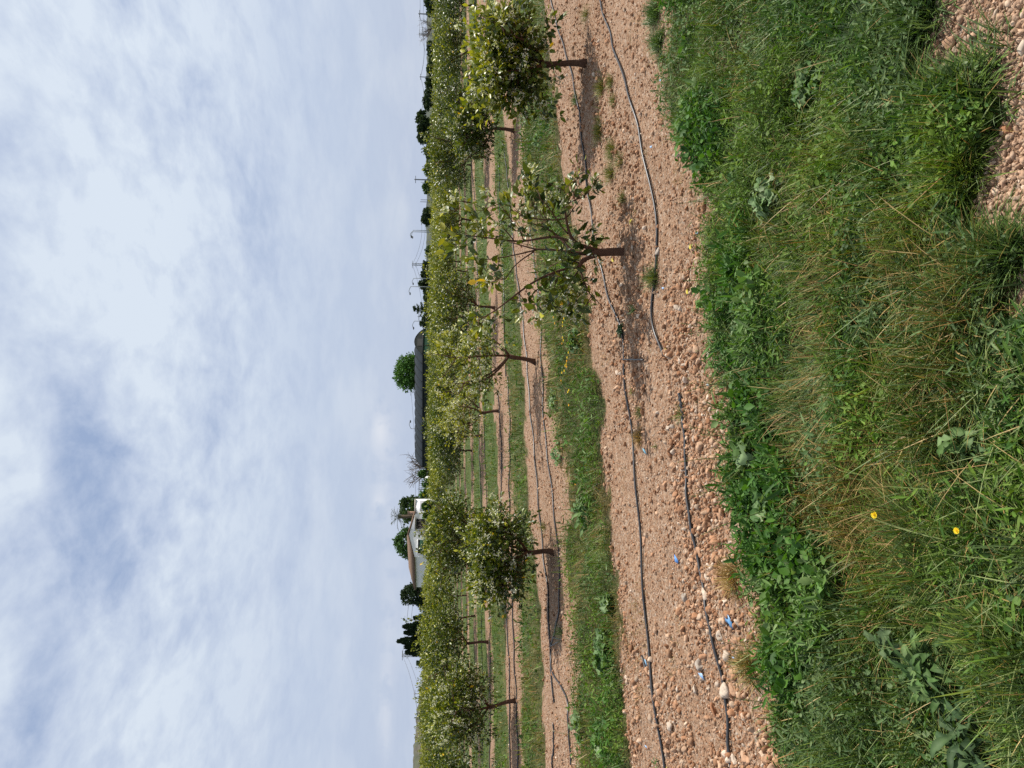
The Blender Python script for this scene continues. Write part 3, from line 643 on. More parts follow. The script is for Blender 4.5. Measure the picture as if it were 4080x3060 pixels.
# ------------------------------------------------------------------ small yellow and orange flowers
def flower(pos, r0, colr, label, seed, group, facing=(0, -.3, 1), petals=13, name='yellow_flower', h=.12):
    r = np.random.default_rng(seed); g = np.array([pos[0], pos[1], float(hgt(pos[0], pos[1]))]); hh = max(h, pos[2]-g[2])
    e = empty(name, g, label, 'flower', group); S = Soup()
    f = np.linspace(0, 1, 7)[:, None]; P = f*np.array([r.normal(0, .01), r.normal(0, .01), hh]); S.tube(P, .0014, (.1, .17, .05), 5); S.build('stem', M_weed, e)
    S = Soup(); fc = np.array(facing, float); fc /= np.linalg.norm(fc); u = np.cross(fc, [1, .1, 0]); u /= np.linalg.norm(u); w = np.cross(fc, u); V0, T0 = leaf_tmpl('oval')
    for ring, (k, rr, el) in enumerate(((petals, r0, .18), (petals-3, r0*.65, .5))):
        for i in range(k):
            a = i/k*6.283+ring*.3; d = u*math.cos(a)+w*math.sin(a); dd = d*math.cos(el)+fc*math.sin(el); x = np.cross(dd, fc); x /= np.linalg.norm(x); z = np.cross(x, dd)
            S.add((V0*[rr*.62, rr, rr])@np.stack([x, dd, z], 1).T+P[-1], T0, np.array(colr)*r.uniform(.9, 1.1))
    S.build('petals', M_petal, e)
    S = Soup(); S.add(I1[0]*r0*.25+P[-1]+fc*r0*.15, I1[1], np.array(colr)*[.8, .6, .5]); S.build('flower_centre', M_petal, e)
YE, OR = (.85, .62, .02), (.85, .33, .02)
def fl(v, y, D_, r0, c, lab, sd, g, **k): flower(atd(v, y, D_), r0, c, lab, sd, g, **k)
x, yy = gp(3640, 2055); fl(3572, 2056, yy, .0135, YE, 'large open yellow dandelion head in the straw coloured grass', 1, 'yellow flowers in the foreground')
x, yy = gp(4010, 2115); fl(3932, 2114, yy, .010, YE, 'yellow dandelion head nearest the camera', 2, 'yellow flowers in the foreground')
for i, (v, y, c, lab) in enumerate([(3985,2535,YE,'small yellow flower beside the dock plants'),(3310,1760,OR,'tiny orange bud in the olive grass'),(3592,2592,(.7,.2,.05),'tiny red orange pimpernel by the young dock'),(3660,2990,YE,'tiny yellow bloom close to the corner'),(3942,2390,(.7,.2,.05),'tiny red pimpernel above the small yellow flower'),(3329,855,YE,'tiny yellow bud near the olive grass top')]):
    x, yy = gp(v+25, y); fl(v, y, yy, .006, c, lab, 10+i, 'tiny flowers in the foreground', petals=7, h=.03)
mg = [(1270,2232),(1283,2262),(1272,2268),(1290,2236),(1345,2262),(1352,2268),(1365,2262),(1408,2288),(1430,2283),(1438,2282),(1445,2280),(1452,2278),(1462,2281),(1478,2276),(1490,2268),(1515,2262),(1560,2288),(1552,2291),(1613,2294),(1300,2262),(1372,2296),(1925,2308)]
for i, (y, v) in enumerate(mg):
    x, yy = gp(v+18, y); fl(v, y, yy, .014, YE if i % 3 else (.85,.45,.02), 'orange yellow marigold blooming in the second grass strip', 30+i, 'marigolds in the second grass strip', petals=9, name='marigold', h=.1)

# ------------------------------------------------------------------ drip hoses and scraps
def hose(pts, label, rad=.0088, lift=.006, n=140, group='black drip hoses', humps=()):
    P = np.array([gp(*p) for p in pts]); P = smooth_line(P, n); rr = np.random.default_rng(len(pts)+int(abs(P[0, 0])*10))
    d = np.linspace(0, 1, n); wob = .006*np.sin(d*23+rr.uniform(0, 6))+.004*np.sin(d*61+1); z = hgt(P[:, 0], P[:, 1])+rad*.75+lift+.5*wob
    Q = np.stack([P[:, 0]+wob*.6, P[:, 1]+wob*.6, z], 1); b = Q[n//2].copy(); S = Soup(); S.tube(Q, rad, (.02, .02, .02), 9)
    o = S.build('drip_hose', M_hose, smooth=True, origin=b); tag(o, label, 'hose', group); return o
hose([(2370,-200),(2395,0),(2440,150),(2500,300),(2530,380),(2560,520),(2590,700),(2605,800),(2618,900),(2616,1010),(2600,1150),(2592,1230),(2600,1330),(2648,1418)], 'black hose curving in from the frame top and ending in a hook on bare gravel')
hose([(2713,1568),(2716,1605),(2722,1650)], 'short stub of black hose lying just before the near hose end')
hose([(2722,1662),(2732,1760),(2752,1950),(2775,2070),(2797,2235),(2835,2400),(2868,2560),(2900,2760),(2935,3060),(2970,3300)], 'black hose running along the grassy side to the frame bottom')
hose([(2180,-220),(2215,60),(2245,180),(2285,350),(2312,500),(2345,720),(2385,900),(2402,1040),(2420,1130),(2450,1230),(2480,1290),(2487,1340),(2487,1450),(2497,1620),(2512,1780),(2535,1960),(2548,2130),(2562,2250),(2585,2480),(2612,2660),(2640,2860),(2665,3060),(2690,3300)], 'longest black hose passing behind the sparse tree trunk', n=260)
hose([(1990,-200),(2040,200),(2060,350),(2080,560),(2100,760),(2126,1000),(2150,1200),(2164,1500),(2180,1720),(2196,1880),(2215,2050),(2225,2200),(2236,2310),(2240,2380),(2214,2480),(2200,2570)], 'thin hose on the far side of the second bed joining its neighbour', rad=.010, n=220, group='black hoses on the second bed')
hose([(2005,560),(2030,800),(2060,1050),(2085,1250),(2104,1480),(2120,1640),(2136,1840),(2152,2020),(2160,2200),(2175,2300),(2192,2420),(2195,2560),(2200,2640),(2212,2740),(2216,2800)], 'hose running under the second row of trees', rad=.011, n=220, group='black hoses on the second bed')
hose([(2200,2600),(2205,2650),(2222,2700),(2250,2745),(2270,2800),(2276,2880),(2284,3000),(2290,3200)], 'grey looking hose branching off towards the frame bottom', rad=.010, group='black hoses on the second bed')
hose([(2213,2880),(2214,2960),(2208,3060),(2205,3200)], 'hose piece left of the branch at the frame bottom', rad=.011, group='black hoses on the second bed')
for k, (a, b) in enumerate([((2022,1500),(2070,3200)),((1985,1560),(2046,3200)),((1990,650),(2022,1500)),((1935,1600),(1962,3200)),((1912,1500),(1930,3200)),((1880,600),(1925,1500))]):
    hose([((a[0]*(1-f)+b[0]*f+4*math.sin(f*9+k)), a[1]*(1-f)+b[1]*f) for f in np.linspace(0, 1, 9)], ['hose on the near side of the third bed','hose on the far side of the third bed','hose on the third bed beyond the sparse tree','hose on the near side of the fourth bed','hose on the far side of the fourth bed','hose on the fourth bed beyond the sparse tree'][k], rad=.013, group='hoses on the distant beds')
def peg(v0, y0, v1, y1, label, rad=.006):
    a = np.array([*gp(v0, y0)]); b = np.array([*gp(v1, y1)]); P = a+(b-a)*np.linspace(0, 1, 8)[:, None]; z = hgt(P[:, 0], P[:, 1])+.02+.004*np.arange(8)[::-1]/8
    S = Soup(); Q = np.stack([P[:, 0], P[:, 1], z], 1); S.tube(Q, rad, (.02,.02,.02), 8)
    o = S.build('hose_peg', M_hose, smooth=True, origin=Q[3]); tag(o, label, 'hose', 'short hose pieces')
peg(2489, 1432, 2572, 1433, 'short ribbed black tube branching off the long hose toward the camera')
peg(2200, 2575, 2232, 2555, 'black T piece tube where the second bed hoses meet')
peg(2206, 2540, 2238, 2548, 'thin black peg next to the T piece of the second bed')
peg(2578, 2612, 2600, 2680, 'split flap of black hose lying over the far hose', .007)
def scrap(v, y, pts, label, colr=(.13,.31,.55)):
    pts = [(a*.8, b*.8) for a, b in pts]
    x, yy = gp(v, y); D = math.hypot(math.hypot(x, yy), EYE); k = D/FPX; S = Soup()
    # outline in millimetres on the ground, slightly bent, 1.5 mm thick
    P = np.array([(-(b)*k, -(a)*k*2.2, 0) for a, b in pts]); P[:, 2] = .012+.25*P[:, 0]+.1*np.sin(P[:, 1]*60)*.05; n = len(P)
    V = np.vstack([P, P-[0, 0, .0018]]); T = [(0, i, i+1) for i in range(1, n-1)]+[(n, n+i+1, n+i) for i in range(1, n-1)]
    for i in range(n): j = (i+1) % n; T += [(i, n+i, n+j), (i, n+j, j)]
    S.add(V, T, colr); o = S.build('plastic_scrap', M_blue, origin=(0, 0, 0)); o.location = (x, yy, float(hgt(x, yy))+.006); tag(o, label, 'plastic scrap', 'blue plastic scraps on the gravel')
scrap(2942, 2475, [(-14,-8),(-6,-30),(4,-32),(12,-10),(14,20),(8,34),(2,32),(0,18),(-14,10)], 'biggest blue plastic scrap with jagged edge among pale stones')
scrap(2813, 2690, [(-14,0),(6,-14),(10,14),(-2,10)], 'pale blue triangular scrap below the large grey stone', (.30,.48,.75))
scrap(2708, 2228, [(-3,-22),(4,-6),(8,6),(2,20),(-8,14)], 'bright blue scrap beside the dark hollow in the gravel', (.12,.32,.72))
scrap(2575, 1798, [(-6,-14),(3,-10),(8,14),(-2,8)], 'light blue scrap close to the long hose', (.25,.5,.6))
scrap(2592, 2640, [(-3,-16),(3,-14),(5,14),(-1,16)], 'thin blue strip tucked under the far hose', (.2,.38,.55))
for i, (v, y, lab) in enumerate([(2616,586,'tiny pale blue chip on the sand near the frame top'),(2664,320,'tiny whitish blue chip at the edge of the low green patch'),(2636,1148,'tiny blue chip below the spiky tuft'),(2774,928,'tiny blue chip at the grass margin'),(2810,1534,'tiny blue chip by the lobed weed'),(2598,2974,'tiny blue chip near the frame bottom'),(2958,2620,'tiny blue chip beside the speckled white stone'),(2918,1940,'small lilac chip under the round leaved weed')]):
    scrap(v, y, [(-3,-5),(4,-4),(3,6),(-4,3)], lab, (.35,.5,.72))

# fallen leaves
def fallen(v, y, label, colr=(.55,.48,.12)):
    x, yy = gp(v, y); V, T = leaf_tmpl('citrus'); r = np.random.default_rng(int(v+y)); S = Soup(); S.add((V*[.06, .06, .05])@rotz(np.array([r.uniform(0, 6)]))[0].T, T, colr)
    o = S.build('fallen_leaf', M_leaf, origin=(0, 0, 0)); o.location = (x, yy, float(hgt(x, yy))+.014); tag(o, label, 'leaf', 'fallen leaves on the gravel')
for v, y, l in [(2655,1395,'yellow fallen leaf touching the hook of the near hose'),(2450,1028,'pale yellow leaf fallen beside the sparse tree trunk'),(2732,1170,'faded leaf on open gravel near the tuft on the hose'),(2740,990,'brown curled leaf on the gravel near the grass edge'),(2515,895,'yellowish leaf fallen right of the sparse tree trunk'),(2672,3052,'yellow leaf under the longest hose at the frame bottom')]: fallen(v, y, l)

# ------------------------------------------------------------------ orange trees
LEAF_V, LEAF_T = leaf_tmpl('citrus')
LEAF2_V = np.array([(0,0,0),(-.3,.5,.08),(.3,.5,.08),(0,1,-.05)], float); LEAF2_T = np.array([(0,3,1),(0,2,3)])
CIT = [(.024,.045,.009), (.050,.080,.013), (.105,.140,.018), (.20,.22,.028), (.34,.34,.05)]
BARK = (.115, .062, .04)
def sprays(P, dirs, r, nper, spread, size, yellow, lod, S, SB=None, bloom=.3):
    """clusters of leaves round twig ends; yellow raises the share of young pale leaves at the tips"""
    n = len(P); k = nper
    base = np.repeat(P, k, 0); dd = np.repeat(dirs, k, 0); m = len(base); f = np.tile(np.linspace(0, 1, k), n)
    off = r.normal(0, 1, (m, 3)); off -= dd*np.sum(off*dd, 1)[:, None]*.0
    pos = base+dd*(f*spread*1.6-.5*spread)[:, None]+off*spread*.22
    ld = off*1.0+dd*(.6+f[:, None]*.9)+np.array([0, 0, .05]); sz = size*r.uniform(.55, 1.2, m)
    zz = base[:, 2]; hi = np.clip((zz-np.percentile(zz, 35))/(np.percentile(zz, 98)-np.percentile(zz, 35)+1e-6), -.4, 1); w = np.clip(f*.50+yellow*1.15-.14+.24*hi+r.normal(0, .2, m), 0, 1); ci = np.clip((w*4.2).astype(int), 0, 4); c = np.array(CIT)[ci]*r.uniform(.75, 1.25, (m, 1))  # height term paints sunlit crown tops and darker lower parts into leaf colour
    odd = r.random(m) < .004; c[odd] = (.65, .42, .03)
    V, T = (LEAF_V, LEAF_T) if lod == 0 else (LEAF2_V, LEAF2_T)
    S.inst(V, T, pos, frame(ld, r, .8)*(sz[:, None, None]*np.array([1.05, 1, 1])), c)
    if SB is not None:
        k = r.random(n) < bloom; Q = P[k]+dirs[k]*spread*1.0; nb = 5 if lod else 13
        Q = np.repeat(Q, nb, 0)+r.normal(0, spread*.28, (len(Q)*nb, 3)); q = len(Q)
        d = r.normal(size=(q, 3)); d[:, 2] += .4; fl_ = LEAF2_V*[.9, 1, 1]
        for j in range(2 if lod else 4):
            d2 = d+r.normal(0, .9, d.shape); SB.inst(fl_, LEAF2_T, Q, frame(d2, r, 1)*(r.uniform(.013, .024, q)*(1.4 if lod else 1.1))[:, None, None], np.array([(.78, .76, .62)])*r.uniform(.8, 1.05, (q, 1)))
def limb(S, P, r0, r1, n=7, bark=BARK): S.tube(P, np.linspace(r0, r1, len(P)), bark, n)
def make_orange(name_seed, H, Rd, ht, dens, yellow, lod, leaf=.065, bloom=.3, oranges=0, sparse=False):
    """returns an untagged root with trunk, crown, blossoms (and fruit)"""
    r = np.random.default_rng(name_seed)
    e = bpy.data.objects.new('orange_tree', None); col.objects.link(e); e.empty_display_size = .2
    St = Soup(); lean = r.normal(0, .05, 2); top = np.array([lean[0], lean[1], ht]); f = np.linspace(0, 1, 6)[:, None]
    P = f*top+np.sin(f*5)*[.012, .01, 0]; tr = .034+.008*Rd; tr *= .85; St.tube(P, tr*np.array([1.55, 1.08, .95, .92, .95, 1.08]), BARK, 9 if not lod else 6)
    nl = 5; tips = []; dirs = []
    cz = ht+(H-ht)*.47; hz = (H-ht)*.58
    for i in range(nl):
        a = i/nl*6.283+r.uniform(-.4, .4); out = Rd*r.uniform(.5, .8); zt = ht+(H-ht)*r.uniform(.45, .85)
        end = np.array([math.cos(a)*out, math.sin(a)*out, zt]); g = np.linspace(0, 1, 7)[:, None]
        Q = top+(end-top)*g+np.sin(g*3.14)*np.array([math.cos(a)*.12*Rd, math.sin(a)*.12*Rd, -.05]); limb(St, Q, tr*.62, .007, 6 if not lod else 4)
        for j in range(6 if not sparse else 7):
            b = Q[r.integers(2, 7)]; d = r.normal(size=3); d[2] = abs(d[2])*.7; d += np.array([math.cos(a), math.sin(a), 0])*.5; d /= np.linalg.norm(d); LL = Rd*r.uniform(.3, .6)
            W = b+d*LL*np.linspace(0, 1, 5)[:, None]+np.linspace(0, 1, 5)[:, None]**2*[0, 0, .05]
            limb(St, W, .008, .003, 4); tips.append(W[-1]); dirs.append(d); tips.append(W[3]); dirs.append(d)
    if dens:
        n = dens; d = r.normal(size=(n*2, 3)); d /= np.linalg.norm(d, axis=1)[:, None]; d = d[d[:, 2] > -.82][:n]; n = len(d)
        lump = 1+.16*np.sin(d[:, 0]*4.1+name_seed)+.14*np.sin(d[:, 1]*5.3+name_seed*2)+.10*np.sin(d[:, 2]*6.1+d[:, 0]*3)+.12*np.sin(d[:, 0]*8-d[:, 1]*7+name_seed*3)
        rr = np.power(r.uniform(.10, 1, n), .42)*lump*r.normal(1, .13, n)
        C = np.array([top[0], top[1], cz])+d*rr[:, None]*[Rd, Rd, hz]; up = C[:, 2] > cz; zm = np.percentile(C[:, 2], 99.5); C[up, 2] = cz+(C[up, 2]-cz)*(H-.06-cz)/(zm-cz); C[:, 2] = np.maximum(C[:, 2], ht*.62+.06*r.random(n))
        q9 = np.percentile(np.hypot(C[:, 0], C[:, 1]), 96); C[:, :2] *= Rd/q9; dv = d*.8+r.normal(0, .35, d.shape)+[0, 0, .35]; dv /= np.linalg.norm(dv, axis=1)[:, None]
        tips = np.vstack([np.array(tips), C]); dirs = np.vstack([np.array(dirs), dv])
    tips, dirs = np.array(tips), np.array(dirs)
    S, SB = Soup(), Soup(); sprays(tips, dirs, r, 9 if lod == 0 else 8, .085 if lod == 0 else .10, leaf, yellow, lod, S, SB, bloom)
    St.build('trunk', M_bark, e, smooth=True); S.build('crown', M_leaf, e); SB.build('blossoms', M_petal, e)
    for i in range(oranges):
        a = r.uniform(0, 6.28); z = r.uniform(-.7, .2); So = Soup(); p = np.array([math.cos(a)*Rd*.95*math.sqrt(1-z*z), math.sin(a)*Rd*.95*math.sqrt(1-z*z), cz+z*hz*.9])
        So.add(I2[0]*.033+p, I2[1], (.75, .22, .02)); So.build('orange', M_petal, e, smooth=True)
    return e
GRP = 'orange trees planted in rows'
def put(e, v, y, label, rz=0, off=(0, 0)):
    x, yy = gp(v, y); e.location = (x+off[0], yy+off[1], float(hgt(x, yy))-.01); e.rotation_euler[2] = rz; tag(e, label, 'orange tree', GRP); return e

# --- the sparse tree in the middle: limbs follow the real forking
def sparse_tree():
    r = np.random.default_rng(99); bx, by = gp(2491, 1002); base = np.array([bx, by, float(hgt(bx, by))])
    e = empty('orange_tree', base, 'nearest sparse young orange tree with bare forked limbs and white blossom', 'orange tree', GRP)
    def pt(a, b, dep=0): return atd(1780+a*.4822, 600+b*.4822, by+dep)-base
    def line(zs, d0=0., d1=0.):
        n = len(zs); P = np.array([pt(a, b, d0+(d1-d0)*i/(n-1)) for i, (a, b) in enumerate(zs)]); return smooth_line(P, max(8, n*3))
    St = Soup()
    tr = line([(1492,835),(1420,836),(1340,838),(1260,842),(1195,850)]); tr[0, 2] = -.02; St.tube(tr, np.linspace(.036, .031, len(tr)), BARK, 12)
    B = [([(1240,825),(1160,800),(1080,775),(1030,730),(1003,650),(988,570),(975,480),(1000,430),(1060,410)],.022,.005,0,-.15),
     ([(1060,765),(990,742),(930,712),(850,712),(760,728),(640,750),(560,750),(480,740),(330,720),(180,700),(60,690)],.014,.003,0,.15),
     ([(1003,690),(940,620),(880,530),(850,480),(800,420),(740,380)],.007,.003,-.05,-.3),
     ([(985,560),(900,575),(800,570),(700,560),(620,540),(560,490)],.007,.003,-.05,-.2),
     ([(975,480),(960,400),(980,300),(1050,250),(1120,220)],.006,.003,-.1,-.25),
     ([(1210,850),(1130,852),(1050,845),(1000,800),(960,745),(900,690),(800,630),(700,600)],.020,.004,0,.25),
     ([(1150,852),(1000,835),(850,815),(740,820),(640,790),(520,755)],.014,.004,.02,.2),
     ([(740,820),(600,855),(450,885),(360,900),(300,900)],.008,.003,.1,.1),
     ([(720,835),(620,900),(540,970),(480,1080),(430,1060)],.007,.003,.1,-.05),
     ([(1235,865),(1160,885),(1105,925),(1092,968)],.022,.018,0,-.02),
     ([(1092,965),(980,975),(880,1010),(760,1060),(650,1130),(560,1200),(470,1270),(360,1350),(290,1385)],.013,.004,-.02,-.2),
     ([(1095,960),(1120,1040),(1150,1120),(1180,1190),(1240,1240),(1300,1300)],.010,.002,-.02,-.12),
     ([(920,995),(840,1060),(760,1140),(700,1200)],.006,.003,-.05,.1),
     ([(1100,930),(1000,900),(900,930),(850,965)],.007,.003,0,.2),
     ([(1095,980),(1040,1060),(1000,1150),(1000,1250),(1040,1310)],.008,.003,0,.2),
     ([(940,985),(900,1080),(880,1200),(850,1280)],.006,.003,0,-.1),
     ([(560,750),(480,650),(400,590),(330,520),(280,460),(200,430)],.006,.0025,.1,.0),
     ([(330,720),(270,600),(200,520),(120,470),(60,500)],.005,.0025,.12,.1),
     ([(1000,640),(1040,630),(1120,600)],.003,.0015,-.05,-.1),
     ([(640,750),(600,650),(520,560),(440,440)],.005,.0025,.05,-.1)]
    for zs, a, b, d0, d1 in B: L_ = line(zs, d0, d1); limb(St, L_, a*.9, b, 8 if a > .01 else 6)
    BP = np.vstack([line(zs, d0, d1) for zs, a, b, d0, d1 in B])
    cl = [(60,500),(110,470),(150,440),(120,680),(70,700),(160,790),(110,800),(150,700),(300,600),(290,560),(350,690),(300,660),(440,440),(400,400),(440,620),(280,870),(350,920),(300,940),(440,980),(380,1080),(350,1040),(440,1040),(280,1380),(220,1370),(330,1440),(400,1400),(300,1420),(630,240),(700,300),(760,290),(700,390),(640,420),(690,230),(850,350),(900,370),(960,390),(1060,340),(1020,380),(1100,210),(1060,230),(1160,290),(1220,310),(1200,330),(1130,400),(860,460),(900,540),(950,480),(1030,530),(700,560),(620,550),(680,620),(560,480),(520,500),(800,560),(860,620),(500,700),(450,690),(640,700),(680,710),(1150,690),(1200,740),(1100,700),(1230,830),(1150,800),(950,780),(1000,840),(930,860),(980,870),(900,880),(1020,880),(980,900),(860,960),(900,1040),(960,1020),(1020,1050),(1050,1080),(1100,1100),(1000,1150),(940,1180),(900,1220),(1050,1230),(1000,1290),(1080,1330),(1120,1260),(1060,1300),(900,1290),(800,1200),(700,1200),(620,1240),(660,1290),(740,1300),(780,1330),(860,1260),(760,1150),(1130,1080),(1170,1100),(960,1260),(1010,1200),(940,1120),(990,1080),(780,380),(800,450),(740,450),(1010,450)]
    P = []; D = []
    for (a, b) in cl:
        dep = r.normal(0, .13); p = pt(a, b, dep); P.append(p); d = p-np.array([0, 0, .55]); d = d/np.linalg.norm(d)+r.normal(0, .45, 3)+[0, 0, .2]; D.append(d/np.linalg.norm(d))
    P, D = np.array(P), np.array(D); S, SB = Soup(), Soup()
    for p, d in zip(P, D):             # fine twigs tie every leaf spray to its limb
        q = BP[np.argmin(np.linalg.norm(BP-p, axis=1))]; f = np.linspace(0, 1, 6)[:, None]; St.tube(q+(p+d*.05-q)*f+np.sin(f*3.14)*r.normal(0, .015, 3), np.linspace(.0035, .0015, 6), BARK, 4)
    St.build('trunk', M_bark, e, smooth=True)
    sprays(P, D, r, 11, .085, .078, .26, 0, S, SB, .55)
    S.build('crown', M_leaf, e); SB.build('blossoms', M_petal, e)
sparse_tree()

put(make_orange(11, 1.22, .50, .44, 620, .30, 0, leaf=.072, bloom=.3), 2327, 253, 'bushy orange tree with leaning trunk at the near bed, cut by the frame top', off=(.0, 0))
put(make_orange(12, 1.17, .62, .34, 700, .20, 0, bloom=.22), 2196, 2201, 'dense round orange tree on the second bed with its own shadow patch')
put(make_orange(13, 1.38, .62, .42, 120, .45, 0, leaf=.065, bloom=.4, sparse=True), 2135, 1444, 'thin yellowish orange tree in the second row behind the sparse one')
put(make_orange(14, 1.30, .66, .42, 700, .10, 0, bloom=.15, oranges=3), 2047, 522, 'dark compact orange tree at the end of the second row')
put(make_orange(15, 1.55, .76, .50, 760, .22, 0, bloom=.3), 2052, 2792, 'full orange tree with pale twisted trunk in the third row')
put(make_orange(16, 1.45, .72, .42, 200, .5, 0, bloom=.5, sparse=True), 1990, 1638, 'open yellow green orange tree with slim trunk in the third row')
put(make_orange(17, 1.65, .84, .45, 520, .24, 1, leaf=.075), 1970, 1228, 'broad orange tree seen behind the upper limbs of the sparse tree')
put(make_orange(18, 1.75, .92, .50, 700, .16, 1, leaf=.075, bloom=.2), 1936, 627, 'large dark orange tree behind the compact one')
put(make_orange(19, 1.72, .92, .55, 620, .12, 1, leaf=.075, bloom=.2), 1920, 1737, 'orange tree with the darkest crown before the greenhouse')
put(make_orange(20, 1.82, 1.05, .55, 700, .24, 1, leaf=.078, bloom=.25), 1947, 2559, 'tall orange tree with bent trunk in the fourth row')
put(make_orange(21, 1.62, .95, .5, 700, .2, 1, leaf=.078), 2000, 2140, 'orange tree hidden behind the dense round one')

protos = [make_orange(40+i, 1.85, 1.05, .5, 520, (.06, .14, .22, .34, .16, .40)[i], 1, leaf=.092, bloom=(.04, .12, .08, .22, .06, .25)[i]) for i in range(6)]
spots = []
def addspot(x, y, row): spots.append((x, y, row))
for (v, y, row) in [(1893,20,3),(1893,1147,4),(1862,1082,5),(1880,1796,5),(1873,1527,5),(1893,2455,5),(1859,2372,6),(1843,424,6)]:
    x, yy = gp(v, y); addspot(x, yy, row)
for (t, s, row) in [(20.4,15.6,3),(23.6,16.0,3),(29.6,16.4,3),(1.6,20.3,4),(8.0,20.3,4),(14.2,20.4,4),(20.5,20.8,4),(23.6,20.9,4),(26.6,21.0,4),(29.6,21.2,4),(32.6,21.3,4),(35.5,21.4,4),(10.2,25.6,5),(4.2,25.4,5),(1.2,25.4,5),(24.8,25.4,5),(27.8,25.4,5),(30.6,25.4,5),(36,25.4,5),(39,25.4,5)]:
    x, y = xy(t, s); addspot(x, y, row)
r = np.random.default_rng(5)
row = 6; s = 30.8
while s < 84:
    t = -30+r.uniform(0, 3)
    while t < 95:
        x, y = xy(t+r.normal(0, .15), s+r.normal(0, .15))
        if 12 < y < 80 and abs(x) < .53*y+1 and r.random() > .09:
            v, py = px_of(x, y)
            if not (1968 < py < 2062) and all((x-a)**2+(y-b)**2 > 4 for a, b, _ in spots): addspot(x, y, row)
        t += 3.05 if s < 50 else 3.3
    s += 5.35; row += 1
ORD = ['', 'first', 'second', 'third', 'fourth', 'fifth', 'sixth', 'seventh', 'eighth', 'ninth', 'tenth', 'eleventh', 'twelfth', 'thirteenth', 'fourteenth', 'fifteenth', 'sixteenth']
print('far trees', len(spots)); used = set()
for i, (x, y, row) in enumerate(spots):
    v, py = px_of(x, y)
    side = 'in line with the dark hills' if py < 500 else 'below the lamp posts' if py < 1250 else 'before the greenhouse' if py < 1900 else 'before the white house' if py < 2350 else 'before the cypresses' if py < 2650 else 'towards the hill slope'
    lab = 'leafy orange tree of the %s row back, %s' % (ORD[row], side)
    k = int(r.choice([0, 1, 4, 2] if py < 720 else [1, 2, 3, 4, 5, 5, 3])); g = hgt(x, y)
    vt = np.interp(py, [0, 900, 1300, 1500, 1900, 2150, 2400, 2700, 3060], [1724, 1716, 1708, 1699, 1702, 1696, 1684, 1672, 1660])
    hs = min(1.15, max(.72, (top_z(vt, py, y)/1.88)*r.uniform(.84, 1.06))); ws = r.uniform(.72, 1.08)*(1 if y < 45 else 1.1)
    if k not in used:
        e = protos[k]; used.add(k); e.location = (x, y, float(g)); e.rotation_euler = (0, 0, r.uniform(0, 6.28)); e.scale = (ws, ws, hs); tag(e, lab, 'orange tree', GRP)
    else: dup(protos[k], (x, y, g), r.uniform(0, 6.28), (ws, ws, hs), lab, GRP)
for k, p in enumerate(protos):
    if k not in used: tag(p, 'orange tree', 'orange tree', GRP)

# ------------------------------------------------------------------ far scenery
def pos_at(y, D):                     # ground point under photo column y at forward distance D
    p = atd(1712, y, D); return p[0], D
def m_per_px(D): return D/FPX/_cp
FAR_LEAF = LEAF2_V
def far_tree(y0, y1, vtop, D, label, cols, seed, n=900, leaf=.5, trunk=.25, vbot=1700, shape='round', group='trees beyond the orchard', name='tree', dens=1.0):
    r = np.random.default_rng(seed); yc = (y0+y1)/2; x, yy = pos_at(yc, D); W = (y1-y0)*m_per_px(D)*.5; Ht = top_z(vtop, yc, D); zb = min(Ht*.25, Ht*.3)
    e = empty(name, (x, yy, 0), label, 'tree', group); St = Soup(); St.tube(np.array([(0, 0, -.3), (.05*W, 0, Ht*.3), (0, .05*W, Ht*.6)]), [trunk, trunk*.8, trunk*.4], (.09,.07,.055), 7)
    for i in range(6):
        a = r.uniform(0, 6.28); E = np.array([math.cos(a)*W*.6, math.sin(a)*W*.6, Ht*r.uniform(.5, .85)]); St.tube(np.array([(0, 0, Ht*.25), E*[.4, .4, .7], E]), [trunk*.5, trunk*.3, trunk*.1], (.09,.07,.055), 5)
    St.build('trunk', M_bark, e, smooth=True)
    # lumps of leaves
    L = 14 if shape == 'round' else 9; S = Soup(); P = []
    for i in range(L*2):
        d = r.normal(size=3); d /= np.linalg.norm(d); c = np.array([0, 0, (Ht+zb)/2])+d*[W*.62, W*.62, (Ht-zb)*.33]; rad = r.uniform(.25, .42)*min(W, (Ht-zb)*.6)
        q = r.normal(size=(n//L//2, 3)); q /= np.linalg.norm(q, axis=1)[:, None]; P.append(c+q*rad*np.power(r.random((len(q), 1)), .35)*[1.1, 1.1, .9])
    P = np.concatenate(P); P = P[P[:, 2] > zb*.6]; m = len(P); d = r.normal(size=(m, 3))
    S.inst(FAR_LEAF, LEAF2_T, P, frame(d, r, 1)*(leaf*r.uniform(.5, 1.3, m))[:, None, None]*np.array([1.6, 1, 1]), pick(r, m, cols)); S.build('crown', M_far, e)
    return e
FG = [(.045,.085,.025), (.065,.11,.03), (.035,.065,.022), (.09,.14,.04)]
FB = [(.07,.16,.03), (.10,.21,.04), (.05,.12,.025)]
FD = [(.03,.05,.022), (.04,.062,.03), (.05,.075,.035)]
far_tree(1404, 1566, 1562, 125, 'tall bright green tree standing behind the greenhouse', FB, 1, n=5200, leaf=.34)
far_tree(2092, 2228, 1562, 118, 'round green tree behind the tiled house roof', [(.06,.13,.035), (.09,.17,.05), (.05,.1,.03)], 2, n=3600, leaf=.33)
far_tree(1972, 2092, 1572, 112, 'dense green tree behind the chimney', FG, 3, n=4200, leaf=.33)
far_tree(2322, 2418, 1586, 92, 'dark rounded tree at the shaded end of the house', FD, 4, n=5200, leaf=.24)
far_tree(2402, 2440, 1664, 95, 'small grey bush under the dark rounded tree', FD, 5, n=900, leaf=.2)
far_tree(425, 590, 1656, 260, 'biggest dark tree on the horizon under the bent power line', FD, 6, n=3000, leaf=.95, trunk=.4)
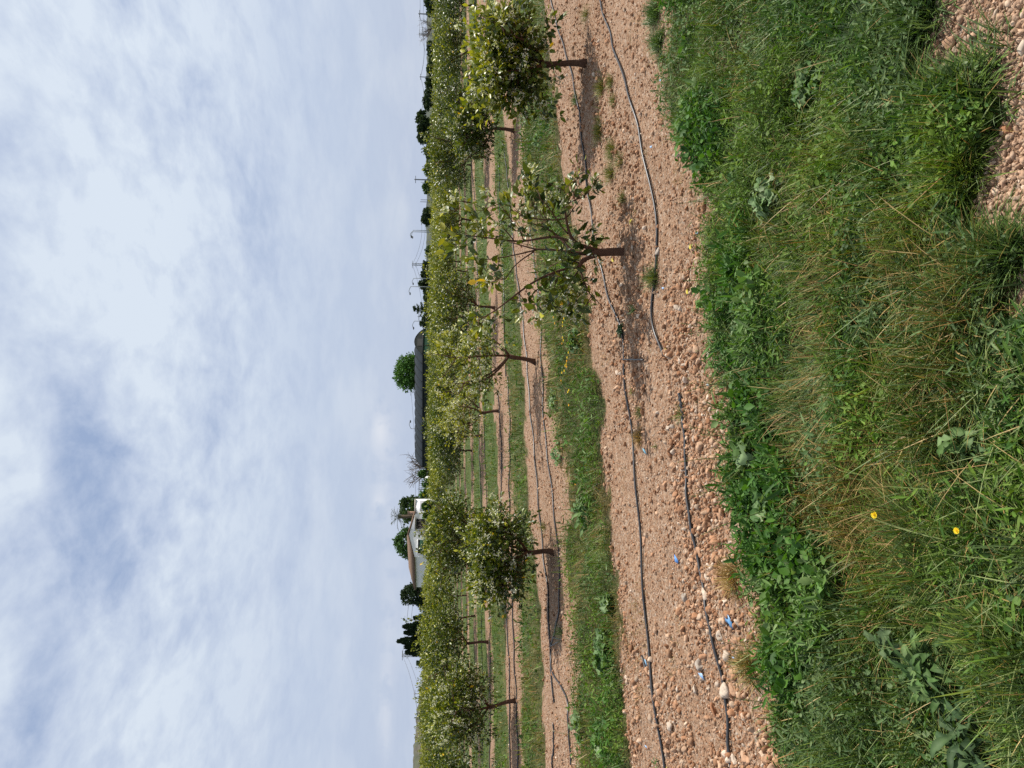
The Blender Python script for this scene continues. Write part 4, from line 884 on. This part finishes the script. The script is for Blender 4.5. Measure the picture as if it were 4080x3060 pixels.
far_tree(345, 450, 1686, 270, 'lower dark tree beside the biggest horizon tree', FD, 7, n=1800, leaf=.9)
far_tree(300, 360, 1694, 280, 'small dark horizon tree next to the tilted pole', FD, 8, n=1000, leaf=.8)
far_tree(570, 640, 1692, 260, 'low horizon tree on the flank of the biggest one', FD, 9, n=1000, leaf=.8)
far_tree(640, 705, 1690, 250, 'small bushy horizon tree with feathery top', FG, 10, n=900, leaf=.8)
far_tree(722, 775, 1680, 240, 'thin feathery horizon tree by the tall dark pole', FG, 11, n=420, leaf=.7)
far_tree(825, 902, 1676, 200, 'dark horizon tree with bare twigs on top', FD, 12, n=1900, leaf=.6)
far_tree(978, 1022, 1696, 210, 'small green horizon tree right of the lattice mast', FG, 13, n=800, leaf=.6)
for i, (a, b, v, l) in enumerate([(1040,1085,1682,'grey green tree at the foot of the lattice mast'),(1075,1120,1676,'round tree between the mast and the lamp posts'),(1110,1160,1668,'taller dark tree between the two lamp posts'),(1150,1205,1682,'broad greyish tree beyond the second lamp post'),(1195,1260,1690,'low grey tree under the tiered pine'),(1255,1300,1678,'small green tree against the greenhouse end')]):
    far_tree(a, b, v, 170, l, FD+[(.07,.075,.05)], 30+i, n=1500, leaf=.55)
for i, (a, b, v) in enumerate([(-20,40,1694),(10,70,1700),(160,230,1702),(225,310,1700)]):
    far_tree(a, b, v, 290, ['low dark tree at the frame top on the horizon','low round tree under the first pole','flat topped tree left of the bare tree','low dark tree before the tilted pole'][i], FD, 50+i, n=900, leaf=.9)
for i, (a, b, v) in enumerate([(2628,2655,1652),(2740,2770,1668),(2840,2880,1664)]):
    far_tree(a, b, v, 170, ['small tree with a thin tall trunk next to the lattice mast by the cypresses','tiny tree beside the pole over the orchard','tiny dark tree before the hill slope'][i], FD, 56+i, n=300, leaf=.5, trunk=.2)
def bare_tree(y0, y1, vtop, D, label, seed, colr=(.16,.13,.11)):
    r = np.random.default_rng(seed); yc = (y0+y1)/2; x, yy = pos_at(yc, D); W = (y1-y0)*m_per_px(D)*.5; Ht = top_z(vtop, yc, D)
    e = empty('bare_tree', (x, yy, 0), label, 'tree', 'trees beyond the orchard'); S = Soup(); S.tube(np.array([(0, 0, -.2), (0, 0, Ht*.4)]), [.18, .12], colr, 6); S.build('trunk', M_bark, e); S = Soup()
    for i in range(26):
        a = r.uniform(0, 6.28); E = np.array([math.cos(a)*W*r.uniform(.3, 1), math.sin(a)*W*r.uniform(.3, 1), Ht*r.uniform(.6, 1)]); b = np.array([0, 0, Ht*.35]); M_ = b+(E-b)*.5+r.normal(0, .1*W, 3); S.tube(np.array([b, M_, E]), [.07, .05, .025], colr, 4)
        for j in range(7): q = M_+(E-M_)*r.random(); S.tube(np.array([q, q+r.normal(0, .22*W, 3)+[0, 0, .15*W]]), [.03, .015], colr, 3)
    S.build('branches', M_bark, e)
bare_tree(60, 165, 1676, 240, 'leafless grey tree beside the lattice pole at the frame top', 1)
bare_tree(1800, 1935, 1622, 108, 'leafless tree rising over the far greenhouse end', 2)
bare_tree(2075, 2145, 1668, 74, 'small leafless tree in front of the white wall', 3)
# ivy-like shrubs round the greenhouse and house
for i, (a, b, v, D, l) in enumerate([(1868,1908,1655,92,'green climbing shrub on the far greenhouse corner'),(1905,1945,1672,90,'low green hedge shrub between greenhouse and house'),(1945,1990,1662,88,'light green pruned shrub beside the annex'),(1995,2040,1672,72,'pruned green shrub before the grey annex wall'),(2040,2070,1676,72,'small leafy shrub beneath the chimney')]):
    far_tree(a, b, v, D, l, FG+FB, 70+i, n=900, leaf=.22, trunk=.08, name='shrub', group='shrubs round the farm buildings')
def cypress(yc, vtop, D, label, seed, w=1.0):
    r = np.random.default_rng(seed); x, yy = pos_at(yc, D); Ht = top_z(vtop, yc, D); e = empty('cypress_tree', (x, yy, 0), label, 'tree', 'cypresses beyond the orchard')
    S = Soup(); S.tube(np.array([(0, 0, -.2), (0, 0, Ht*.8)]), [.16, .04], (.09,.07,.05), 6); S.build('trunk', M_bark, e)
    n = 1700; f = r.random(n)**.8; a = r.uniform(0, 6.28, n); rad = w*(1-f)**.75*(.55+.45*np.sqrt(r.random(n)))*(1+.25*np.sin(f*23+a*2+seed)); P = np.stack([rad*np.cos(a), rad*np.sin(a), .3+f*(Ht-.3)], 1)
    d = np.stack([np.cos(a)*.4, np.sin(a)*.4, np.ones(n)], 1)+r.normal(0, .2, (n, 3)); S = Soup(); S.inst(FAR_LEAF, LEAF2_T, P, frame(d, r, 1)*(.42*r.uniform(.5, 1.2, n))[:, None, None], pick(r, n, [(.018,.035,.018), (.026,.045,.022)])); S.build('crown', M_far, e)
for i, (y, v, l, w) in enumerate([(2460,1655,'smallest cypress standing apart nearest the house',.5),(2494,1612,'cypress at the house end of the group',1.0),(2518,1617,'second cypress close beside the first of the group',1.0),(2551,1589,'tallest cypress with a long thin tip',1.15),(2576,1619,'cypress just past the tallest one',1.0),(2596,1622,'cypress at the lattice mast end of the group',1.0)]):
    cypress(y, v, 110, l, 80+i, w)
def tiered_pine(yc, vtop, D, label, seed):
    r = np.random.default_rng(seed); x, yy = pos_at(yc, D); Ht = top_z(vtop, yc, D); e = empty('pine_tree', (x, yy, 0), label, 'tree', 'trees beyond the orchard')
    S = Soup(); S.tube(np.array([(0, 0, 0), (0, 0, Ht)]), [.2, .06], (.08,.07,.05), 6); S.build('trunk', M_bark, e); S = Soup(); P = []; d = []
    for k in range(5):
        z = Ht*(.98-.15*k); R_ = .5+.42*k
        for j in range(9):
            a = j/9*6.28+k; m = 16; f = np.linspace(.1, 1, m); P.append(np.stack([R_*f*math.cos(a), R_*f*math.sin(a), z+.25*f*f*R_*.6], 1)+r.normal(0, .05, (m, 3))); d.append(r.normal(size=(m, 3)))
    P = np.concatenate(P); d = np.concatenate(d); S.inst(FAR_LEAF, LEAF2_T, P, frame(d, r, 1)*.38, pick(r, len(P), FD)); S.build('crown', M_far, e)
tiered_pine(1231, 1650, 150, 'tiered pine with flat whorls left of the lamp posts', 1); tiered_pine(1290, 1676, 150, 'small tiered pine at the greenhouse arch', 2)
def palm(yc, vtop, D, label, seed):
    r = np.random.default_rng(seed); x, yy = pos_at(yc, D); Ht = top_z(vtop, yc, D); e = empty('palm_tree', (x, yy, 0), label, 'tree', 'trees beyond the orchard')
    S = Soup(); S.tube(np.array([(0, 0, 0), (.1, 0, Ht*.5), (0, 0, Ht*.9)]), [.3, .22, .25], (.12,.09,.06), 8); S.build('trunk', M_bark, e); S = Soup()
    for j in range(26):
        a = r.uniform(0, 6.28); el = r.uniform(-.3, 1.2); L_ = 1.9; f = np.linspace(0, 1, 12); P = np.stack([np.cos(a)*f*L_*math.cos(el), np.sin(a)*f*L_*math.cos(el), Ht*.9+f*L_*math.sin(el)-.7*f*f], 1)
        for sgn in (-1, 1):
            dd = np.stack([-np.sin(a)*sgn+0*f+np.cos(a)*.5, np.cos(a)*sgn+0*f+np.sin(a)*.5, -.3+0*f], 1); S.inst(np.array([(0,0,0),(-.08,.5,0),(.08,.5,0),(0,1,0)], float), LEAF2_T, P, frame(dd, r, .3)*.45, pick(r, 12, [(.05,.07,.03), (.09,.09,.05)]))
    S.build('crown', M_far, e)
palm(2058, 1568, 104, 'palm with a ragged crown behind the chimney', 1)

# greenhouse
def greenhouse():
    D = 95.0; c0 = np.array(pos_at(1412, D)); e0 = np.array([.5, .866]); l0 = np.array([-.866, .5]); Wd = 7.0; Ln = 17.2
    ze = top_z(1684, 1412, D); zr = ze+(top_z(1652, 1357, 98)-ze)
    root = empty('greenhouse', (c0[0], c0[1], 0), 'long low arched greenhouse clad in dark shade netting', 'greenhouse')
    def W(a, b, z): return np.array([*(e0*a+l0*b), z])
    NT, DK = (.018,.025,.031), (.010,.013,.015)
    k = 24; arc = [(Wd*f, ze+(zr-ze)*math.sin(math.pi*f)**.8) for f in np.linspace(0, 1, k+1)]
    nb = 13; S = Soup()                # roof skin sags slightly between hoops
    for b in range(nb):
        for q in range(6):
            b0, b1 = Ln*(b+q/6)/nb, Ln*(b+(q+1)/6)/nb; s0, s1 = -.10*math.sin(math.pi*q/6), -.10*math.sin(math.pi*(q+1)/6)
            for i in range(k):
                (a0, z0), (a1, z1) = arc[i], arc[i+1]; V = [W(a0, b0, z0+s0), W(a1, b0, z1+s0), W(a1, b1, z1+s1), W(a0, b1, z0+s1)]; S.add(V, [(0, 1, 2), (0, 2, 3)], NT)
    S.build('roof_net', M_net, root, smooth=True)
    S = Soup()
    for b in range(nb+1): S.tube(np.array([W(a, Ln*b/nb, z+.02) for a, z in arc]), .035, DK, 5)
    S.build('hoops', M_plain, root)
    S = Soup(); S.add([W(0, 0, -.1), W(0, Ln, -.1), W(0, Ln, ze), W(0, 0, ze)], [(0, 1, 2), (0, 2, 3)], (.02,.026,.026)); S.build('side_net', M_net, root)
    S = Soup(); S.add([W(Wd, 0, -.1), W(Wd, Ln, -.1), W(Wd, Ln, ze), W(Wd, 0, ze)], [(0, 1, 2), (0, 2, 3)], DK); S.add([W(0, Ln, -.1), W(Wd, Ln, -.1), W(Wd, Ln, ze), W(0, Ln, ze)], [(0, 1, 2), (0, 2, 3)], DK); S.build('back_net', M_net, root)
    S = Soup(); S.poly([W(a, 0, z) for a, z in arc], (.028,.032,.03)); S.build('arch_panel', M_net, root)
    S = Soup(); S.add([W(0, -.02, -.1), W(Wd, -.02, -.1), W(Wd, -.02, ze), W(0, -.02, ze)], [(0, 1, 2), (0, 2, 3)], (.025,.07,.04)); S.build('end_wall', M_net, root)
    S = Soup(); S.add([W(2.2, -.05, ze+.08), W(4.2, -.05, ze+.08), W(4.2, -.05, zr-.35), W(2.2, -.05, zr-.35)], [(0, 1, 2), (0, 2, 3)], (.07,.068,.065)); S.build('vent_panel', M_net, root)
    S = Soup()
    for a in (0, 2.3, 4.7, Wd): S.tube(np.array([W(a, -.06, 0), W(a, -.06, ze)]), .05, DK, 6)
    S.tube(np.array([W(0, -.06, ze), W(Wd, -.06, ze)]), .08, DK, 6); S.tube(np.array([W(-.05, 0, ze), W(-.05, Ln, ze)]), .05, DK, 6); S.build('frame', M_plain, root)
    S = Soup(); gx = pos_at(1412, D)
greenhouse()

# house
def house():
    D = 78.0; c = np.array(pos_at(2218, D)); a = R(33); w = np.array([math.cos(a), math.sin(a)]); l = np.array([-math.sin(a), math.cos(a)])
    # width so that the far end falls on column 2045
    tx = (1530-2045)/FPX; Wd = (tx*c[1]-c[0])/(w[0]-tx*w[1]); tx = (1530-2336)/FPX; Ln = (tx*c[1]-c[0])/(l[0]-tx*l[1])
    print('house', Wd, Ln)
    ze = top_z(1652, 2218, D); zr = ze+.62
    root = empty('house', (c[0], c[1], 0), 'white one storey farmhouse with low brown tiled roof and green shutter', 'house')
    def P(a_, b, z): return np.array([*(w*a_+l*b), z])
    WHT = (.80,.80,.79)
    S = Soup(); S.poly([P(0, 0, -.2), P(Wd, 0, -.2), P(Wd, 0, ze), P(Wd/2, 0, zr), P(0, 0, ze)], WHT); S.poly([P(0, 0, -.2), P(0, Ln, -.2), P(0, Ln, ze), P(0, 0, ze)], WHT)
    S.poly([P(Wd, 0, -.2), P(Wd, Ln, -.2), P(Wd, Ln, ze), P(Wd, 0, ze)], WHT); S.poly([P(0, Ln, -.2), P(Wd, Ln, -.2), P(Wd, Ln, ze), P(Wd/2, Ln, zr), P(0, Ln, ze)], WHT); S.build('wall', M_wall, root)
    S = Soup(); TL = (.17,.115,.08)
    for sgn, (x0, x1) in ((1, (-.25, Wd/2)), (-1, (Wd+.25, Wd/2))):
        n = 18
        for i in range(n):
            b0, b1 = -.05+(Ln+.3)*i/n, -.05+(Ln+.3)*(i+1)/n; zz0 = ze-.03; V = []
            for h_ in (0., .13):
                V += [P(x0, b0, zz0+h_), P(x1, b0, zr+.02+h_), P(x1, b1-.02, zr+.02+h_), P(x0, b1-.02, zz0+h_)]
            S.add(V, [(0,1,2),(0,2,3),(4,6,5),(4,7,6),(0,4,5),(0,5,1),(1,5,6),(1,6,2),(2,6,7),(2,7,3),(3,7,4),(3,4,0)], np.array(TL)*(1+.12*math.sin(i*5.1)))
            mid = [(P(x0, (b0+b1)/2, zz0+.13)), (P(x1, (b0+b1)/2, zr+.15))]; S.tube(np.array(mid), .09, np.array(TL)*1.1, 6)
    S.build('roof', M_bark, root)
    # window on the white gable wall
    def col_a(y):
        tx = (1530-y)/FPX; return (tx*c[1]-c[0])/(w[0]-tx*w[1])
    a0, a1 = col_a(2205), col_a(2150); zt, zb = top_z(1666, 2180, D+1.5), top_z(1699, 2180, D+1.5)
    def slab(a0, a1, z0, z1, d0, d1, cc, nm, mt, par=root):
        S = Soup(); V = [P(x, y, z) for z in (z0, z1) for y in (d0, d1) for x in (a0, a1)]; Q = [(0,2,3,1),(4,5,7,6),(0,1,5,4),(2,6,7,3),(0,4,6,2),(1,3,7,5)]; T = []
        for q in Q: T += [(q[0], q[1], q[2]), (q[0], q[2], q[3])]
        S.add(V, T, cc); return S.build(nm, mt, par)
    sh = slab(a0, a1, zb, zt, -.05, .02, (.02,.07,.04), 'shutter', M_plain)
    slab(a0, a1, (zb+zt)/2+.25, zt, -.07, -.052, (.02,.025,.03), 'window', M_plain)
    slab(a0-.08, a1+.08, zt, zt+.07, -.09, .02, (.7,.7,.68), 'lintel', M_wall); slab(a0-.06, a0, zb, zt, -.09, -.03, (.5,.5,.5), 'window_frame', M_plain)
    c1, c2 = col_a(2105), col_a(2068); z1 = top_z(1694, 2085, D+3); slab(c1, c2, z1, z1+.9, -.12, .02, (.03,.03,.03), 'doorway', M_plain); slab(c1-.2, c2+.2, z1+1.0, z1+1.08, -.7, .02, (.45,.43,.4), 'porch_roof', M_wall)
    slab(col_a(2034), col_a(2027), ze-.4, zr+.12, .6, .85, (.42,.27,.19), 'chimney', M_bark); slab(col_a(2034)-.05, col_a(2027)+.05, zr+.12, zr+.18, .55, .9, (.5,.36,.27), 'chimney_cap', M_bark)
    slab(a0+1.0, a0+1.15, ze-.1, ze+.4, .2, .3, (.1,.1,.1), 'roof_vent', M_plain)
    # annex with flat parapet
    e1, e2 = col_a(2046), col_a(1982); za = top_z(1656, 2010, D+4)
    slab(e1, e2, -.2, za, .35, 3.5, WHT, 'annex', M_wall); slab(e1, e2, za, za+.1, .30, 3.55, (.55,.5,.45), 'parapet', M_wall)
    slab(col_a(2030), col_a(1990), .4, za-.45, .28, .36, (.36,.36,.38), 'garage_door', M_plain)
house()
def farm_wall(y0, y1, D, v0, label):
    x0, _ = pos_at(y0, D); x1, _ = pos_at(y1, D+3); z = top_z(v0, (y0+y1)/2, D)
    root = empty('garden_wall', (x0, D, 0), label, 'wall'); S = Soup(); L_ = x0-x1
    S.box((-L_, 0, -.2), (0, .2, z), (.74,.73,.72)); S.build('wall', M_wall, root); S = Soup(); S.box((-L_-.04, -.04, z), (.04, .24, z+.06), (.5,.45,.4)); S.build('coping', M_wall, root)
    S = Soup()
    for i in range(14): x = -L_*i/13; S.tube(np.array([(x, .1, z+.05), (x, .1, z+.75)]), .03, (.4,.4,.4), 5)
    for h_ in (.35, .72): S.tube(np.array([(-L_, .1, z+h_), (0, .1, z+h_)]), .025, (.4,.4,.4), 5)
    S.build('railing', M_metal, root)
farm_wall(1895, 1984, 96, 1692, 'low white garden wall with railing between greenhouse and house')

# posts, lamps, masts and cables
def pole(y, vt, D, label, rad=.11, arm=0, cross=False, lean=0., name='utility_pole', cat='pole', colr=(.13,.14,.15), group='poles on the horizon', thick=1):
    x, yy = pos_at(y, D); H = top_z(vt, y, D); e = empty(name, (x, yy, 0), label, cat, group); S = Soup(); S.tube(np.array([(0, 0, 0), (lean*H*.5, 0, H*.5), (lean*H, 0, H)]), [rad*1.2, rad, rad*.8], colr, 6); S.build('post', M_plain, e)
    if cross: S = Soup(); S.tube(np.array([(-.9+lean*H, 0, H-.3), (.9+lean*H, 0, H-.3)]), .07, colr, 5); S.build('crossarm', M_plain, e)
    if arm:
        S = Soup(); f = np.linspace(0, 1, 8); A = np.stack([arm*f, 0*f, H-.05+.5*np.sin(f*1.6)-.35*f**4], 1); S.tube(A, rad*.65, colr, 5); S.build('arm', M_plain, e)
        S = Soup(); S.add(I2[0]*[.3, .2, .14]+A[-1], I2[1], (.12,.12,.13)); S.build('lamp_head', M_plain, e, smooth=True)
    return e
pole(57, 1667, 190, 'thick dark pole at the frame top beside the bare tree', rad=.16, cross=True)
pole(180, 1698, 260, 'short thin pole on the horizon by itself'); pole(308, 1672, 230, 'dark pole before the biggest horizon tree', rad=.15, cross=True)
pole(474, 1664, 270, 'pole rising out of the biggest horizon tree', rad=.13, cross=True)
pole(797, 1676, 250, 'shorter of the twin thin poles'); pole(805, 1674, 250, 'taller of the twin thin poles'); pole(727, 1676, 240, 'thin pale pole next to the tall dark one', colr=(.3,.3,.3))
pole(880, 1678, 240, 'small pole in the dark tree with bare twigs', rad=.1)
pole(717, 1651, 190, 'tall dark pole standing alone', rad=.17, cross=True)
pole(1087, 1677, 210, 'short thin post near the two lamp posts', rad=.1, colr=(.3,.3,.3)); pole(1262, 1664, 180, 'thin pole between the tiered pine and the greenhouse', cross=True)
pole(2762, 1648, 180, 'grey pole over the orchard near the hill', cross=True, colr=(.3,.3,.3)); pole(2752, 1660, 260, 'small post beside the grey pole near the hill'); pole(2466, 1636, 150, 'thin pole beside the cypresses', rad=.09, colr=(.2,.2,.2)); pole(1948, 1664, 105, 'thin post by the garden wall', rad=.06); pole(2085, 1668, 100, 'wall bracket post over the farmhouse', rad=.05)
for i, (y, v, D, arm, l) in enumerate([(919,1646,170,-1.6,'shorter lamp post of the overlapping pair'),(925,1641,150,-1.0,'taller lamp post of the overlapping pair'),(1110,1648,165,-1.2,'lamp post nearer the lattice mast'),(1143,1636,150,-1.4,'tallest lamp post with long arm'),(1280,1650,150,-1.4,'lamp post near the greenhouse arch'),(1708,1637,150,1.4,'lamp post peeping over the greenhouse roof')]):
    pole(y, v, D, l, rad=.085, arm=arm, name='lamp_post', cat='lamp post', group='street lamps on the horizon', colr=(.32,.34,.36))
def mast(y, vt, D, label, w=.55):
    x, yy = pos_at(y, D); H = top_z(vt, y, D); e = empty('lattice_mast', (x, yy, 0), label, 'mast', 'lattice power masts'); S = Soup(); cc = (.2,.21,.22)
    for sx in (-1, 1):
        for sy in (-1, 1): S.tube(np.array([(sx*w*.9, sy*w*.9, 0), (sx*w*.6, sy*w*.6, H)]), .07, cc, 4)
    S.build('legs', M_plain, e); S = Soup(); n = int(H/1.1)
    for k in range(n):
        z0, z1 = H*k/n, H*(k+1)/n; q0 = w*(.9-.3*k/n); q1 = w*(.9-.3*(k+1)/n)
        for sy in (-1, 1): S.tube(np.array([(-q0, sy*q0, z0), (q1, sy*q1, z1)]), .05, cc, 3); S.tube(np.array([(-q1, sy*q1, z1), (q1, sy*q1, z1)]), .05, cc, 3)
    S.build('bracing', M_plain, e); S = Soup()
    S.tube(np.array([(-1.6, 0, H-.1), (1.6, 0, H-.1)]), .08, cc, 4); S.tube(np.array([(-1.2, 0, H-1.6), (1.2, 0, H-1.6)]), .07, cc, 4); S.build('crossarm', M_plain, e)
    return np.array([x, yy, H])
m0 = mast(-420, 1640, 330, 'lattice mast outside the top of the view'); m1 = mast(138, 1670, 330, 'lattice mast behind the leafless grey tree'); m2 = mast(480, 1664, 380, 'lattice mast hidden by the biggest horizon tree') if False else None
p57, p308, p474 = [np.array([*pos_at(a, b), top_z(v, a, b)]) for a, b, v in ((57,190,1670),(308,230,1675),(474,270,1665))]
m3 = mast(882, 1678, 330, 'short lattice mast in the dark tree'); m4 = mast(1055, 1642, 330, 'tall lattice mast standing clear on the horizon'); m5 = mast(1562, 1636, 330, 'lattice mast behind the tall bright green tree'); m6 = mast(2608, 1602, 250, 'lattice mast beside the cypresses', w=.6)
def cable(a, b, sag, label, dz=0., rad=.05):
    a = np.array(a, float)+[0, 0, dz]; b = np.array(b, float)+[0, 0, dz]; f = np.linspace(0, 1, 24)[:, None]; P = a+(b-a)*f; P[:, 2] -= (sag*4*f*(1-f))[:, 0]
    S = Soup(); S.tube(P, rad, (.1,.1,.11), 4, cap=False); o = S.build('power_cable', M_plain, origin=a); tag(o, label, 'cable', 'overhead power cables')
seg = [(m0, m1, 1.5, 'before the first mast at the frame top'), (m1, p474, 3.5, 'between the frame top mast and the biggest tree'), (p474, m3, 4, 'from the biggest tree to the short mast'), (m3, m4, 1.5, 'from the short mast up to the tall mast'), (m4, m5, 5, 'from the tall mast down to the greenhouse'), (m5, m6, 3, 'behind the house roof to the cypress mast'), (m6, np.array([*pos_at(3300, 120), top_z(1655, 3300, 120)]), 2.5, 'from the cypress mast out of the frame bottom')]
for a, b, sg, l in seg:
    for j, q in enumerate(('upper', 'lower')): cable(a, b, sg, q+' power cable '+l, dz=-(.1 if j == 0 else 1.5))
cable(p57, p308, 1.2, 'cable between the thick dark pole and the next dark pole'); cable(p308, p474, 1.5, 'cable between the second dark pole and the biggest tree')

# far hills: long low ridges with real depth
def ridge(name, y0, y1, D, prof, cols, depth=160, seed=1, lab=''):
    r = np.random.default_rng(seed); n, m = 90, 14; ys = np.linspace(y0, y1, n); V = []
    vt = np.interp(ys, [p[0] for p in prof], [p[1] for p in prof])+r.normal(0, .8, n)
    for j in range(m):
        f = j/(m-1); Dj = D+depth*f
        for i in range(n):
            H = top_z(vt[i], ys[i], D+depth*.5); h = H*math.sin(math.pi*min(f*.9+.02, 1))**.7; x, yy = pos_at(ys[i], Dj); V.append((x, yy, h*(1+.06*r.normal()) if 0 < j < m-1 else -.5))
    V = np.array(V); i = (np.arange(m-1)[:, None]*n+np.arange(n-1)[None]).ravel(); T = np.concatenate([np.stack([i, i+1, i+n+1], 1), np.stack([i, i+n+1, i+n], 1)])
    S = Soup(); S.add(V, T, pick(r, len(V), cols)); o = S.build(name, M_far); tag(o, lab, kind='structure')
ridge('hill', -500, 1420, 420, [(-500,1694),(0,1703),(250,1702),(420,1698),(600,1700),(800,1700),(1100,1698),(1420,1700)], [(.07,.085,.055), (.09,.10,.06), (.06,.07,.05)], lab='long low wooded rise along the horizon')
ridge('hills', 2560, 3900, 380, [(2560,1706),(2700,1684),(2800,1668),(2900,1656),(3060,1646),(3500,1600),(3900,1580)], [(.12,.12,.075), (.10,.11,.06), (.15,.13,.09)], seed=3, lab='brown green hill slope rising at the frame bottom')
ridge('hill', 1400, 2600, 520, [(1400,1702),(1800,1698),(2300,1696),(2600,1692)], [(.07,.085,.055), (.09,.10,.06)], seed=4, lab='low rise behind the farm buildings')
print('done')
